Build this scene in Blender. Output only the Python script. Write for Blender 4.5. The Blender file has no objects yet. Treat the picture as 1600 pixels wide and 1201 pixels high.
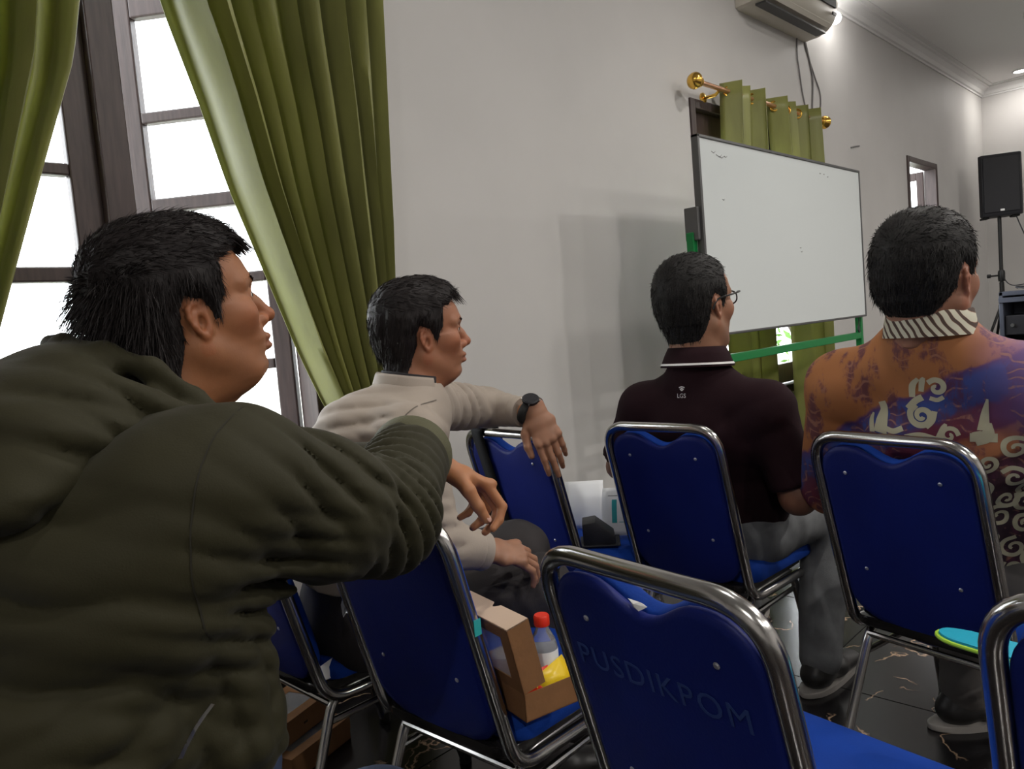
import bpy, bmesh, math, random
import numpy as np
from mathutils import Vector, Matrix, Quaternion
from mathutils.bvhtree import BVHTree

random.seed(7)
S = bpy.context.scene
COL = S.collection
PI = math.pi

# ------------------------------------------------------------------ camera
HEAD, PITCH, ROLL, FPX, CAMH = 0.7765, 0.074, 0.0856, 1200.0, 1.12
fw = Vector((math.cos(PITCH)*math.cos(HEAD), math.cos(PITCH)*math.sin(HEAD), -math.sin(PITCH)))
r0 = Vector((math.sin(HEAD), -math.cos(HEAD), 0)); u0 = r0.cross(fw)
rt = r0*math.cos(ROLL) - u0*math.sin(ROLL); up = u0*math.cos(ROLL) + r0*math.sin(ROLL)
cd = bpy.data.cameras.new('camera'); cam = bpy.data.objects.new('camera', cd); COL.objects.link(cam)
cd.sensor_width = 36; cd.lens = FPX/1600*36; cd.clip_start = 0.03; cd.clip_end = 200
cam.matrix_world = Matrix(((rt.x, up.x, -fw.x, 0), (rt.y, up.y, -fw.y, 0), (rt.z, up.z, -fw.z, CAMH), (0, 0, 0, 1)))
S.camera = cam

# ------------------------------------------------------------------ world and exposure
S.view_settings.view_transform = 'Standard'; S.view_settings.look = 'None'
S.view_settings.gamma = 1.0; S.view_settings.use_curve_mapping = False
S.view_settings.exposure = 0.5
w = bpy.data.worlds.new('overcast_sky'); S.world = w; w.use_nodes = True
bg = w.node_tree.nodes['Background']; bg.inputs[0].default_value = (0.93, 0.97, 1.0, 1); bg.inputs[1].default_value = 5.0

def area(name, loc, rot, size, energy, col=(1, 1, 1), sy=None, spread=PI):
    l = bpy.data.lights.new(name, 'AREA'); l.energy = energy; l.color = col; l.spread = spread
    l.shape = 'RECTANGLE' if sy else 'DISK'; l.size = size
    if sy: l.size_y = sy
    o = bpy.data.objects.new(name, l); COL.objects.link(o); o.location = loc; o.rotation_euler = rot
    return o

WY = 2.2            # inner face of the window wall
CEIL = 3.3
FARX = 10.02
# daylight portals in the window openings of the window wall
for i, (x0, x1, z0, z1) in enumerate(((-0.35, 1.36, 0.75, 2.32), (3.86, 5.2, 0.6, 2.2), (7.35, 8.2, 0.9, 2.3))):
    o = area('daylight_portal', ((x0+x1)/2, WY+0.11, (z0+z1)/2), (-PI/2, 0, 0), x1-x0, 1, sy=z1-z0)
    o.data.cycles.is_portal = True

# ------------------------------------------------------------------ materials
MATS = {}
def mat(name, col, rough=0.5, metal=0.0, var=0.0, vscale=8.0, bump=0.0, bscale=60.0, spec=0.5, emit=None, estr=0.0,
        trans=0.0, sheen=0.0, coat=0.0, sss=0.0, ior=1.45, alpha=1.0, stretch=None, col2=None):
    m = bpy.data.materials.new(name); m.use_nodes = True
    nt = m.node_tree; b = nt.nodes['Principled BSDF']
    b.inputs['Base Color'].default_value = (*col, 1); b.inputs['Roughness'].default_value = rough
    b.inputs['Metallic'].default_value = metal; b.inputs['Specular IOR Level'].default_value = spec
    b.inputs['Transmission Weight'].default_value = trans; b.inputs['IOR'].default_value = ior
    b.inputs['Sheen Weight'].default_value = sheen; b.inputs['Coat Weight'].default_value = coat
    b.inputs['Alpha'].default_value = alpha
    if sss:
        b.inputs['Subsurface Weight'].default_value = sss; b.inputs['Subsurface Radius'].default_value = (0.012, 0.005, 0.003)
        b.inputs['Subsurface Scale'].default_value = 0.6
    if emit:
        b.inputs['Emission Color'].default_value = (*emit, 1); b.inputs['Emission Strength'].default_value = estr
    tc = None
    if var or bump:
        tc = nt.nodes.new('ShaderNodeTexCoord'); src = tc.outputs['Object']
        if stretch:
            mp = nt.nodes.new('ShaderNodeMapping'); mp.inputs['Scale'].default_value = stretch
            nt.links.new(src, mp.inputs['Vector']); src = mp.outputs['Vector']
    if var:
        n = nt.nodes.new('ShaderNodeTexNoise'); n.inputs['Scale'].default_value = vscale; n.inputs['Detail'].default_value = 4
        r = nt.nodes.new('ShaderNodeValToRGB')
        c2 = col2 or tuple(min(1, c*(1+var)) for c in col)
        c1 = tuple(c*(1-var) for c in col)
        r.color_ramp.elements[0].position = 0.3; r.color_ramp.elements[1].position = 0.7
        r.color_ramp.elements[0].color = (*c1, 1); r.color_ramp.elements[1].color = (*c2, 1)
        nt.links.new(src, n.inputs['Vector']); nt.links.new(n.outputs['Fac'], r.inputs['Fac']); nt.links.new(r.outputs['Color'], b.inputs['Base Color'])
    if bump:
        n2 = nt.nodes.new('ShaderNodeTexNoise'); n2.inputs['Scale'].default_value = bscale; n2.inputs['Detail'].default_value = 5
        bp = nt.nodes.new('ShaderNodeBump'); bp.inputs['Strength'].default_value = bump; bp.inputs['Distance'].default_value = 0.004
        nt.links.new(src, n2.inputs['Vector']); nt.links.new(n2.outputs['Fac'], bp.inputs['Height']); nt.links.new(bp.outputs['Normal'], b.inputs['Normal'])
    MATS[name] = m
    return m

M_wall = mat('grey_wall_paint', (0.55, 0.535, 0.52), 0.62, var=0.05, vscale=1.5, bump=0.06, bscale=25)
M_ceil = mat('ceiling_paint', (0.80, 0.785, 0.77), 0.75)
M_corn = mat('cornice_white', (0.72, 0.71, 0.70), 0.5)
M_black = mat('black_gloss_tile', (0.012, 0.011, 0.011), 0.15)
M_wood = mat('dark_brown_window_wood', (0.055, 0.036, 0.034), 0.42, var=0.25, vscale=14, stretch=(6, 6, 0.6), bump=0.1, bscale=20)
M_glass = mat('window_glass', (1, 1, 1), 0.02, trans=1.0, ior=1.05)
M_chrome = mat('chrome_tube', (0.52, 0.51, 0.50), 0.2, metal=1.0, var=0.18, vscale=5)
M_blue = mat('blue_vinyl', (0.006, 0.0145, 0.145), 0.5, spec=0.35, var=0.12, vscale=6, bump=0.12, bscale=220)
M_seat = mat('blue_seat_fabric', (0.004, 0.042, 0.29), 0.8, var=0.12, vscale=10, bump=0.15, bscale=260, spec=0.25)
M_screw = mat('screw_head', (0.55, 0.55, 0.6), 0.35, metal=0.7)
M_rubber = mat('black_rubber', (0.012, 0.012, 0.012), 0.7)
M_letter = mat('faded_stencil_paint', (0.028, 0.058, 0.21), 0.45)
M_curt = mat('olive_green_satin', (0.27, 0.275, 0.085), 0.36, var=0.22, vscale=9, stretch=(1, 1, 0.25), bump=0.1, bscale=120, sheen=0.15)
M_gold = mat('gold_plate', (0.83, 0.50, 0.10), 0.2, metal=1.0)
M_rod = mat('copper_rod', (0.72, 0.40, 0.24), 0.28, metal=0.9)
M_board = mat('whiteboard_enamel', (0.66, 0.70, 0.70), 0.12, spec=0.55, coat=0.3)
M_alu = mat('dark_aluminium', (0.13, 0.13, 0.13), 0.4, metal=0.6)
M_green = mat('green_enamel', (0.004, 0.19, 0.045), 0.35)
M_ac = mat('ac_cream_plastic', (0.66, 0.62, 0.54), 0.4)
M_acd = mat('ac_dark_grille', (0.06, 0.06, 0.06), 0.5)
M_cable = mat('grey_cable', (0.20, 0.19, 0.19), 0.6)
M_cableb = mat('dark_cable', (0.035, 0.035, 0.04), 0.6)
M_spk = mat('speaker_black', (0.010, 0.010, 0.014), 0.55, bump=0.2, bscale=300)
M_stand = mat('stand_black', (0.012, 0.012, 0.012), 0.4)
M_led = mat('led_glow', (1, 1, 1), 0.5, emit=(1, 0.97, 0.92), estr=14)
M_rackg = mat('slate_blue_case', (0.055, 0.062, 0.085), 0.5)
M_kraft = mat('kraft_card', (0.225, 0.105, 0.04), 0.75, var=0.08, vscale=30, bump=0.08, bscale=150)
M_kraftin = mat('kraft_card_inside', (0.62, 0.46, 0.34), 0.8)
M_paper = mat('white_paper', (0.82, 0.84, 0.86), 0.7)
M_print = mat('teal_print', (0.02, 0.33, 0.36), 0.7)
M_pink = mat('pink_print', (0.75, 0.32, 0.25), 0.7)
M_ink = mat('ink_print', (0.08, 0.08, 0.10), 0.7)
M_plastic = mat('clear_plastic', (0.92, 0.95, 1.0), 0.12, trans=0.85, ior=1.3)
M_red = mat('red_plastic', (0.75, 0.035, 0.012), 0.35)
M_yellow = mat('yellow_wrapper', (0.80, 0.55, 0.02), 0.3)
M_white = mat('white_plastic', (0.8, 0.8, 0.8), 0.4)
M_sticker = mat('teal_sticker', (0.03, 0.36, 0.36), 0.4)
M_cyan = mat('cyan_cloth', (0.01, 0.36, 0.52), 0.6, bump=0.1, bscale=200)
M_lime = mat('lime_trim', (0.42, 0.70, 0.05), 0.5)
M_strap = mat('black_strap', (0.006, 0.006, 0.007), 0.75)
M_leaf = mat('garden_leaf', (0.10, 0.24, 0.03), 0.6, var=0.4, vscale=3)
M_ground = mat('garden_ground', (0.42, 0.42, 0.36), 0.9, var=0.15, vscale=2)

# black marble with gold and white veins
def marble():
    m = bpy.data.materials.new('black_veined_marble'); m.use_nodes = True; nt = m.node_tree; b = nt.nodes['Principled BSDF']
    L = nt.links.new
    tc = nt.nodes.new('ShaderNodeNewGeometry'); src = tc.outputs['Position']
    n = nt.nodes.new('ShaderNodeTexNoise'); n.inputs['Scale'].default_value = 3.5; n.inputs['Detail'].default_value = 7
    L(src, n.inputs['Vector'])
    mx = nt.nodes.new('ShaderNodeVectorMath'); mx.operation = 'MULTIPLY_ADD'
    L(n.outputs['Color'], mx.inputs[0]); mx.inputs[1].default_value = (0.55, 0.55, 0.55); L(src, mx.inputs[2])
    v = nt.nodes.new('ShaderNodeTexVoronoi'); v.feature = 'DISTANCE_TO_EDGE'; v.inputs['Scale'].default_value = 4.2; L(mx.outputs[0], v.inputs['Vector'])
    r = nt.nodes.new('ShaderNodeValToRGB'); e = r.color_ramp.elements
    e[0].position = 0.0; e[0].color = (0.50, 0.34, 0.22, 1); e[1].position = 0.022; e[1].color = (0.010, 0.009, 0.010, 1)
    L(v.outputs['Distance'], r.inputs['Fac'])
    n2 = nt.nodes.new('ShaderNodeTexNoise'); n2.inputs['Scale'].default_value = 6; L(src, n2.inputs['Vector'])
    r2 = nt.nodes.new('ShaderNodeValToRGB'); r2.color_ramp.elements[0].position = 0.5; r2.color_ramp.elements[1].position = 0.58
    L(n2.outputs['Fac'], r2.inputs['Fac'])
    mix = nt.nodes.new('ShaderNodeMix'); mix.data_type = 'RGBA'; L(r2.outputs['Color'], mix.inputs['Factor'])
    mix.inputs['A'].default_value = (0.010, 0.009, 0.010, 1); L(r.outputs['Color'], mix.inputs['B'])
    L(mix.outputs['Result'], b.inputs['Base Color']); b.inputs['Roughness'].default_value = 0.2
    return m
M_marble = marble()

# ------------------------------------------------------------------ mesh helpers
def link(name, me, m=None, parent=None, smooth=True, angle=0.6):
    o = bpy.data.objects.new(name, me); COL.objects.link(o)
    if m is not None:
        for k in (m if isinstance(m, (list, tuple)) else [m]): me.materials.append(k)
    if parent is not None: o.parent = parent
    if smooth:
        me.polygons.foreach_set('use_smooth', [True]*len(me.polygons))
        if angle and hasattr(me, 'set_sharp_from_angle'): me.set_sharp_from_angle(angle=angle)
    return o

def obj(name, bm, m=None, parent=None, smooth=True, angle=0.6):
    bmesh.ops.recalc_face_normals(bm, faces=bm.faces)
    me = bpy.data.meshes.new(name); bm.to_mesh(me); bm.free()
    return link(name, me, m, parent, smooth, angle)

def tag(o, label, cat, group=None):
    o['label'] = label; o['category'] = cat
    if group: o['group'] = group
    return o

def thing(name, label, cat, loc=(0, 0, 0), rz=0.0, group=None):
    o = bpy.data.objects.new(name, None); COL.objects.link(o); o.empty_display_size = 0.1
    o.location = loc; o.rotation_euler = (0, 0, rz)
    return tag(o, label, cat, group)

def struct(name, bm, m, smooth=False):
    o = obj(name, bm, m, None, smooth); o['kind'] = 'structure'; return o

def box(bm, a, b, bev=0.0, seg=2, mtx=None):
    a = Vector(a); b = Vector(b); c = (a+b)/2; s = b-a
    r = bmesh.ops.create_cube(bm, size=1.0); vs = r['verts']
    for v in vs: v.co = Vector((v.co.x*s.x, v.co.y*s.y, v.co.z*s.z)) + c
    if bev > 0:
        es = list({e for v in vs for e in v.link_edges})
        rr = bmesh.ops.bevel(bm, geom=es, offset=bev, segments=seg, profile=0.5, affect='EDGES')
        vs = list({v for f in rr['faces'] for v in f.verts} | {v for v in vs if v.is_valid})
    if mtx is not None:
        for v in vs: v.co = mtx @ v.co
    return vs

def nb(): return bmesh.new()
def boxbm(a, b, bev=0.0, seg=2, mtx=None):
    bm = nb(); box(bm, a, b, bev, seg, mtx); return bm

def fillet(pts, rad, n=6):
    pts = [Vector(p) for p in pts]; out = [pts[0]]
    if not isinstance(rad, (list, tuple)): rad = [rad]*len(pts)
    for i in range(1, len(pts)-1):
        p, a, b = pts[i], pts[i-1], pts[i+1]
        d1 = (a-p); d2 = (b-p); r = min(rad[i], d1.length*0.49, d2.length*0.49)
        if r < 1e-5: out.append(p); continue
        s = p + d1.normalized()*r; e = p + d2.normalized()*r
        for k in range(n+1):
            t = k/n; out.append(s*(1-t)**2 + p*2*t*(1-t) + e*t*t)
    out.append(pts[-1]); return out

def smooth_path(pts, n=8):
    pts = [Vector(p) for p in pts]; P = [pts[0]*2-pts[1]] + pts + [pts[-1]*2-pts[-2]]; out = []
    for i in range(1, len(P)-2):
        a, b, c, d = P[i-1:i+3]
        for k in range(n):
            t = k/n
            out.append(0.5*((2*b)+(c-a)*t+(2*a-5*b+4*c-d)*t*t+(3*b-a-3*c+d)*t**3))
    out.append(pts[-1]); return out

def tube(bm, pts, r, n=10, closed=False, cap=True, flat=None):
    """sweep a circle of radius r (number, list or function of 0..1) along pts; flat = (axis, scale) squashes the section"""
    pts = [Vector(p) for p in pts]; N = len(pts); rings = []
    def rad(i):
        if callable(r): return r(i/(N-1))
        return r[i] if isinstance(r, (list, tuple)) else r
    T = []
    for i in range(N):
        if closed: t = pts[(i+1) % N]-pts[i-1]
        else: t = pts[min(i+1, N-1)]-pts[max(i-1, 0)]
        T.append(t.normalized())
    ref = Vector((0, 0, 1)) if abs(T[0].z) < 0.9 else Vector((1, 0, 0))
    u = (ref - T[0]*ref.dot(T[0])).normalized()
    for i in range(N):
        if i: u = (u - T[i]*u.dot(T[i])).normalized()
        v = T[i].cross(u); ring = []
        for k in range(n):
            a = 2*PI*k/n
            off = (u*math.cos(a)+v*math.sin(a))*rad(i)
            if flat: off -= flat[0]*off.dot(flat[0])*(1-flat[1])
            ring.append(bm.verts.new(pts[i]+off))
        rings.append(ring)
    M = N if closed else N-1
    for i in range(M):
        A, B = rings[i], rings[(i+1) % N]
        for k in range(n): bm.faces.new((A[k], A[(k+1) % n], B[(k+1) % n], B[k]))
    if cap and not closed:
        bm.faces.new(rings[0][::-1]); bm.faces.new(rings[-1])
    return rings

def lathe(bm, prof, n=24, mtx=None, cap=True):
    rings = []
    for r_, z_ in prof:
        rings.append([bm.verts.new((r_*math.cos(2*PI*k/n), r_*math.sin(2*PI*k/n), z_)) for k in range(n)])
    for i in range(len(rings)-1):
        for k in range(n): bm.faces.new((rings[i][k], rings[i][(k+1) % n], rings[i+1][(k+1) % n], rings[i+1][k]))
    if cap:
        bm.faces.new(rings[0][::-1]); bm.faces.new(rings[-1])
    if mtx is not None:
        for rg in rings:
            for v in rg: v.co = mtx @ v.co

def prism(bm, poly, thick, mtx=None, bev=0.0, seg=2):
    """extrude a 2D polygon (local XY) by thick along +Z"""
    a = [bm.verts.new((x, y, 0)) for x, y in poly]; b = [bm.verts.new((x, y, thick)) for x, y in poly]
    n = len(poly); fs = [bm.faces.new(a[::-1]), bm.faces.new(b)]
    for i in range(n): bm.faces.new((a[i], a[(i+1) % n], b[(i+1) % n], b[i]))
    vs = a+b
    if bev:
        es = list({e for f in fs for e in f.edges})
        rr = bmesh.ops.bevel(bm, geom=es, offset=bev, segments=seg, profile=0.5, affect='EDGES')
        vs = list({v for f in rr['faces'] for v in f.verts} | {v for v in vs if v.is_valid})
    if mtx is not None:
        for v in vs: v.co = mtx @ v.co

def sheet(pts, n, m_, name, material, parent, thick=0.0, smooth=True):
    """grid of points pts(u,v) as a solid sheet"""
    V = []; F = []
    for i in range(n+1):
        for j in range(m_+1): V.append(tuple(pts(i/n, j/m_)))
    for i in range(n):
        for j in range(m_):
            k = i*(m_+1)+j; F.append((k, k+1, k+m_+2, k+m_+1))
    me = bpy.data.meshes.new(name); me.from_pydata(V, [], F); me.update()
    o = link(name, me, material, parent, smooth, 1.2)
    if thick:
        md = o.modifiers.new('thickness', 'SOLIDIFY'); md.thickness = thick; md.offset = 0
    return o

def text_mesh(s, size, name, material, parent, mtx, extrude=0.0004, spacing=1.0):
    cu = bpy.data.curves.new(name, 'FONT'); cu.body = s; cu.size = size; cu.extrude = extrude; cu.align_x = 'CENTER'; cu.align_y = 'CENTER'
    cu.space_character = spacing; cu.resolution_u = 3
    t = bpy.data.objects.new(name+'_tmp', cu); COL.objects.link(t)
    bpy.context.view_layer.update()
    me = bpy.data.meshes.new_from_object(t.evaluated_get(bpy.context.evaluated_depsgraph_get()))
    bpy.data.objects.remove(t); bpy.data.curves.remove(cu)
    me.transform(mtx); me.name = name
    return link(name, me, material, parent, False)

# ------------------------------------------------------------------ room shell
WT = 0.12          # wall thickness
def wall_with_holes(name, x0, x1, holes, m):
    """wall along X at Y = WY..WY+WT built as solid blocks around its openings"""
    bm = nb(); xs = x0
    for (a, b, z0, z1) in sorted(holes):
        box(bm, (xs, WY, 0), (a, WY+WT, CEIL+0.1)); box(bm, (a, WY, 0), (b, WY+WT, z0)); box(bm, (a, WY, z1), (b, WY+WT, CEIL+0.1)); xs = b
    box(bm, (xs, WY, 0), (x1, WY+WT, CEIL+0.1))
    return struct(name, bm, m)
HOLES = [(-0.42, 1.38, 0.72, 2.36), (3.78, 5.24, 0.55, 2.27), (7.36, 8.22, 0.85, 2.315)]
BX, RY = -3.6, -5.2
wall_with_holes('wall_left', BX, FARX+0.2, HOLES, M_wall)
struct('wall_front', boxbm((FARX, RY, 0), (FARX+0.2, WY, CEIL+0.1)), M_wall)
struct('wall_right', boxbm((BX, RY-0.2, 0), (FARX+0.2, RY, CEIL+0.1)), M_wall)
struct('wall_back', boxbm((BX-0.2, RY-0.2, 0), (BX, WY+WT, CEIL+0.1)), M_wall)
ceil = struct('ceiling', boxbm((BX-0.2, RY-0.2, CEIL), (FARX+0.2, WY+WT, CEIL+0.1)), M_ceil)
# cornice: stepped profile swept along the wall
def cornice(name, p, q, inward):
    p, q, inw = Vector(p), Vector(q), Vector(inward)
    prof = [(0, 0), (0, -0.10), (0.012, -0.10), (0.014, -0.085), (0.03, -0.08), (0.045, -0.05), (0.08, -0.025), (0.10, -0.022), (0.105, -0.010), (0.14, -0.008), (0.14, 0)]
    bm = nb(); A = [bm.verts.new(p+inw*a+Vector((0, 0, b))) for a, b in prof]; B = [bm.verts.new(q+inw*a+Vector((0, 0, b))) for a, b in prof]
    n = len(prof)
    for i in range(n): bm.faces.new((A[i], A[(i+1) % n], B[(i+1) % n], B[i]))
    bm.faces.new(A[::-1]); bm.faces.new(B)
    return struct(name, bm, M_corn)
cornice('trim_1', (BX, WY, CEIL), (FARX, WY, CEIL), (0, -1, 0))
cornice('trim_2', (FARX, WY, CEIL), (FARX, RY, CEIL), (-1, 0, 0))
# dropped band on the ceiling further into the room
struct('trim_3', boxbm((7.62, RY, CEIL-0.06), (7.78, 1.36, CEIL), 0.01), M_corn)
struct('baseboard_left', boxbm((BX, WY-0.015, 0.0), (FARX, WY, 0.10), 0.003), M_black)
# floor slab with separate marble tiles
fl = struct('floor', boxbm((BX-0.2, RY-0.2, -0.12), (FARX+0.2, WY+WT, -0.006)), M_black)
TS = 0.6
tb = boxbm((-TS/2+0.0012, -TS/2+0.0012, -0.0058), (TS/2-0.0012, TS/2-0.0012, 0.0), 0.0012, 1)
bmesh.ops.recalc_face_normals(tb, faces=tb.faces)
tme = bpy.data.meshes.new('floor_tile'); tb.to_mesh(tme); tb.free(); tme.materials.append(M_marble)
far_bm = nb()
x = -0.55
while x < FARX-0.1:
    y = WY-TS/2-0.02
    while y > RY+0.1:
        if x < 4.6 and y > -1.5:
            t = bpy.data.objects.new('floor_tile', tme); COL.objects.link(t); t.location = (x, y, 0); t.parent = fl
        else:
            box(far_bm, (x-TS/2+0.0012, y-TS/2+0.0012, -0.0058), (x+TS/2-0.0012, y+TS/2-0.0012, 0))
        y -= TS
    x += TS
ff = obj('floor_tile_field', far_bm, M_marble, fl, False); ff['kind'] = 'stuff'

# ------------------------------------------------------------------ windows
def window_frame(name, x0, x1, z0, z1, mull, t=0.055):
    bm = nb(); y0, y1 = WY-0.012, WY+0.09
    box(bm, (x0, y0, z0), (x0+t, y1, z1), 0.004); box(bm, (x1-t, y0, z0), (x1, y1, z1), 0.004)
    box(bm, (x0+t, y0, z1-t), (x1-t, y1, z1), 0.004); box(bm, (x0+t, y0, z0), (x1-t, y1, z0+t), 0.004)
    for m_, wd in mull: box(bm, (m_-wd/2, y0+0.01, z0+t), (m_+wd/2, y1, z1-t), 0.004)
    o = struct(name, bm, M_wood); return o
def sash(parent, hinge, heading, width, z0, z1, bars, st=0.06, rail=0.075, bar=0.032, th=0.038):
    """casement leaf hinged at 'hinge', running along heading; one mesh for the leaf, a pane per light"""
    e = bpy.data.objects.new('window_sash', None)
    d = Vector((math.cos(heading), math.sin(heading), 0)); nrm = Vector((-d.y, d.x, 0))
    M = Matrix(((d.x, nrm.x, 0, hinge[0]), (d.y, nrm.y, 0, hinge[1]), (0, 0, 1, 0), (0, 0, 0, 1)))
    bm = nb()
    box(bm, (0, -th/2, z0), (st, th/2, z1), 0.005, mtx=M); box(bm, (width-st, -th/2, z0), (width, th/2, z1), 0.005, mtx=M)
    box(bm, (st, -th/2, z1-rail), (width-st, th/2, z1), 0.005, mtx=M); box(bm, (st, -th/2, z0), (width-st, th/2, z0+rail), 0.005, mtx=M)
    for b, h in bars: box(bm, (st, -th/2, b-h/2), (width-st, th/2, b+h/2), 0.005, mtx=M)
    s = obj('window_sash', bm, M_wood, parent, False)
    zs = [z0+rail] + [v for b, h in sorted(bars) for v in (b-h/2, b+h/2)] + [z1-rail]
    for k in range(0, len(zs), 2):
        obj('pane', boxbm((st-0.004, -0.002, zs[k]-0.004), (width-st+0.004, 0.002, zs[k+1]+0.004), mtx=M), M_glass, s, False)
    return s
w1 = window_frame('window_1', -0.42, 1.38, 0.72, 2.36, [(0.03, 0.07), (0.80, 0.075)])
sash(w1, (0.765, WY+0.05), PI, 0.70, 0.78, 2.30, [(1.087, 0.034), (1.357, 0.040), (1.63, 0.032), (1.90, 0.032)], st=0.075)
sash(w1, (-0.005, WY+0.05), PI, 0.36, 0.78, 2.30, [(1.087, 0.034), (1.357, 0.040), (1.63, 0.032), (1.90, 0.032)])
sash(w1, (1.325, WY+0.10), math.radians(128), 0.49, 0.78, 2.30, [(1.07, 0.034), (1.36, 0.034), (1.62, 0.045), (1.905, 0.036)], st=0.062)
w2 = window_frame('window_2', 3.78, 5.24, 0.55, 2.27, [(4.5, 0.07)], t=0.05)
sash(w2, (3.835, WY+0.05), 0, 0.62, 0.61, 2.22, [(1.1, 0.03), (1.55, 0.03)], rail=0.125)
sash(w2, (4.54, WY+0.05), 0, 0.645, 0.61, 2.22, [(1.1, 0.03), (1.55, 0.03)], rail=0.125)
w3 = window_frame('window_3', 7.36, 8.22, 0.85, 2.315, [], t=0.05)
sash(w3, (8.17, WY+0.10), math.radians(100), 0.55, 0.91, 2.26, [(1.3, 0.03), (1.75, 0.03)])

# ------------------------------------------------------------------ garden outside
def bush(loc, r, label, n=420, seed=0):
    rng = random.Random(seed); t = thing('garden_shrub', label, 'shrub', loc, group='shrubs outside the windows')
    bm = nb()
    for i in range(n):
        d = Vector((rng.gauss(0, 1), rng.gauss(0, 1), rng.gauss(0, 1))).normalized()
        p = Vector((d.x*r, d.y*r, r+d.z*r))*1.0*(0.55+0.45*rng.random())
        s = 0.05+0.06*rng.random(); a = Vector((rng.gauss(0, 1), rng.gauss(0, 1), rng.gauss(0, 1))).normalized(); b = d.cross(a).normalized()
        c = [p-a*s, p+b*s*0.35, p+a*s, p-b*s*0.35]
        bm.faces.new([bm.verts.new(v) for v in c])
    f = obj('foliage', bm, M_leaf, t, False); f['kind'] = 'stuff'
    bm = nb()
    for k in range(4):
        a = k*1.7; tube(bm, [(0, 0, 0), (0.1*math.cos(a), 0.1*math.sin(a), r*0.5), (0.35*r*math.cos(a), 0.35*r*math.sin(a), r*1.1)], 0.02, 6)
    obj('stem', bm, M_wood, t)
    return t
struct('ground', boxbm((-12, WY+WT, -0.5), (22, 30, -0.35)), M_ground)
bush((-0.9, 5.6, -0.35), 0.62, 'pale green garden shrub outside, seen low through the left panes', seed=1)
bush((1.55, 5.2, -0.35), 0.55, 'pale green garden shrub outside, seen beside the open window leaf', seed=2)
bush((10.9, 4.6, -0.35), 1.25, 'tall green garden shrub outside the small far window', n=700, seed=4)

# ------------------------------------------------------------------ lamps of the room
def downlight(x, y, z, label, e=18.0):
    t = thing('ceiling_downlight', label, 'downlight', (x, y, z), group='recessed ceiling downlights')
    bm = nb(); lathe(bm, [(0.085, 0.0), (0.085, -0.006), (0.078, -0.012), (0.062, -0.010), (0.062, -0.003)], 28, cap=False); obj('trim_ring', bm, M_corn, t)
    bm = nb(); lathe(bm, [(0.061, -0.0035), (0.061, -0.006)], 24); obj('diffuser', bm, M_led, t)
    a = area('downlight_lamp', (0, 0, -0.014), (0, 0, 0), 0.12, e, (1.0, 0.955, 0.90)); a.parent = t
    return t
downlight(9.62, 1.75, CEIL, 'recessed downlight glowing in the ceiling by the far corner', 5)
for (x, y) in ((7.2, -0.6), (4.6, -0.9), (2.3, -1.2), (7.2, -3.4), (4.6, -3.4), (2.3, -3.4), (0.3, -3.0), (-1.8, -1.0), (1.3, 0.75), (3.7, 0.85)):
    downlight(x, y, CEIL, 'recessed downlight in the ceiling above the seating, outside the view', 9.5 if y > 0 else 28)
# small lamp on the window wall by the air conditioner
t = thing('wall_lamp', 'small glowing white lamp on the wall beside the air conditioner', 'lamp', (5.72, WY, 3.09))
bm = nb(); lathe(bm, [(0.035, 0), (0.035, 0.03), (0.02, 0.035)], 16, Matrix.Rotation(PI/2, 4, 'X')); obj('mount', bm, M_white, t)
bm = nb(); bmesh.ops.create_uvsphere(bm, u_segments=16, v_segments=10, radius=0.042)
for v in bm.verts: v.co.y -= 0.07
obj('bulb', bm, M_led, t)
l = bpy.data.lights.new('bulb_light', 'POINT'); l.energy = 3; l.shadow_soft_size = 0.05; l.color = (1, 0.97, 0.93)
lo = bpy.data.objects.new('bulb_light', l); COL.objects.link(lo); lo.parent = t; lo.location = (0.05, -0.32, -0.03)

# ------------------------------------------------------------------ curtains
def translucent(m, col, f):
    nt = m.node_tree; b = nt.nodes['Principled BSDF']; out = nt.nodes['Material Output']
    tr = nt.nodes.new('ShaderNodeBsdfTranslucent'); tr.inputs[0].default_value = (*col, 1)
    mx = nt.nodes.new('ShaderNodeMixShader'); mx.inputs[0].default_value = f
    nt.links.new(b.outputs[0], mx.inputs[1]); nt.links.new(tr.outputs[0], mx.inputs[2]); nt.links.new(mx.outputs[0], out.inputs[0])
translucent(M_curt, (0.50, 0.54, 0.15), 0.22)

def interp(z, tab):
    zs = [a for a, b in tab]; return float(np.interp(z, zs[::-1], [b for a, b in tab][::-1]))
def curtain_sheet(name, parent, ztop, zbot, left, right, pleats, amp, y0, ph=0.0, nu=None, nv=46, sharp=0.75, wob=0.006, ridge=True):
    nu = nu or pleats*18
    def f(u, v):
        z = ztop+(zbot-ztop)*v
        xl, xr = interp(z, left), interp(z, right)
        a = 2*PI*pleats*u+ph
        a += 0.35*math.sin(a*0.37+v*1.3); s = (2*abs(math.sin(a/2))**sharp-1) if ridge else math.copysign(abs(math.sin(a))**sharp, math.sin(a))
        wid = (xr-xl)/pleats
        k = amp*(0.75+0.5*min(1, wid/0.08))*(0.85+0.3*math.sin(u*9+1))
        return (xl+(xr-xl)*u+0.25*wid*math.sin(2*a)*0.35, y0+k*s+wob*math.sin(v*7+u*11), z)
    return sheet(f, nu, nv, name, M_curt, parent, 0.0025)

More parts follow.
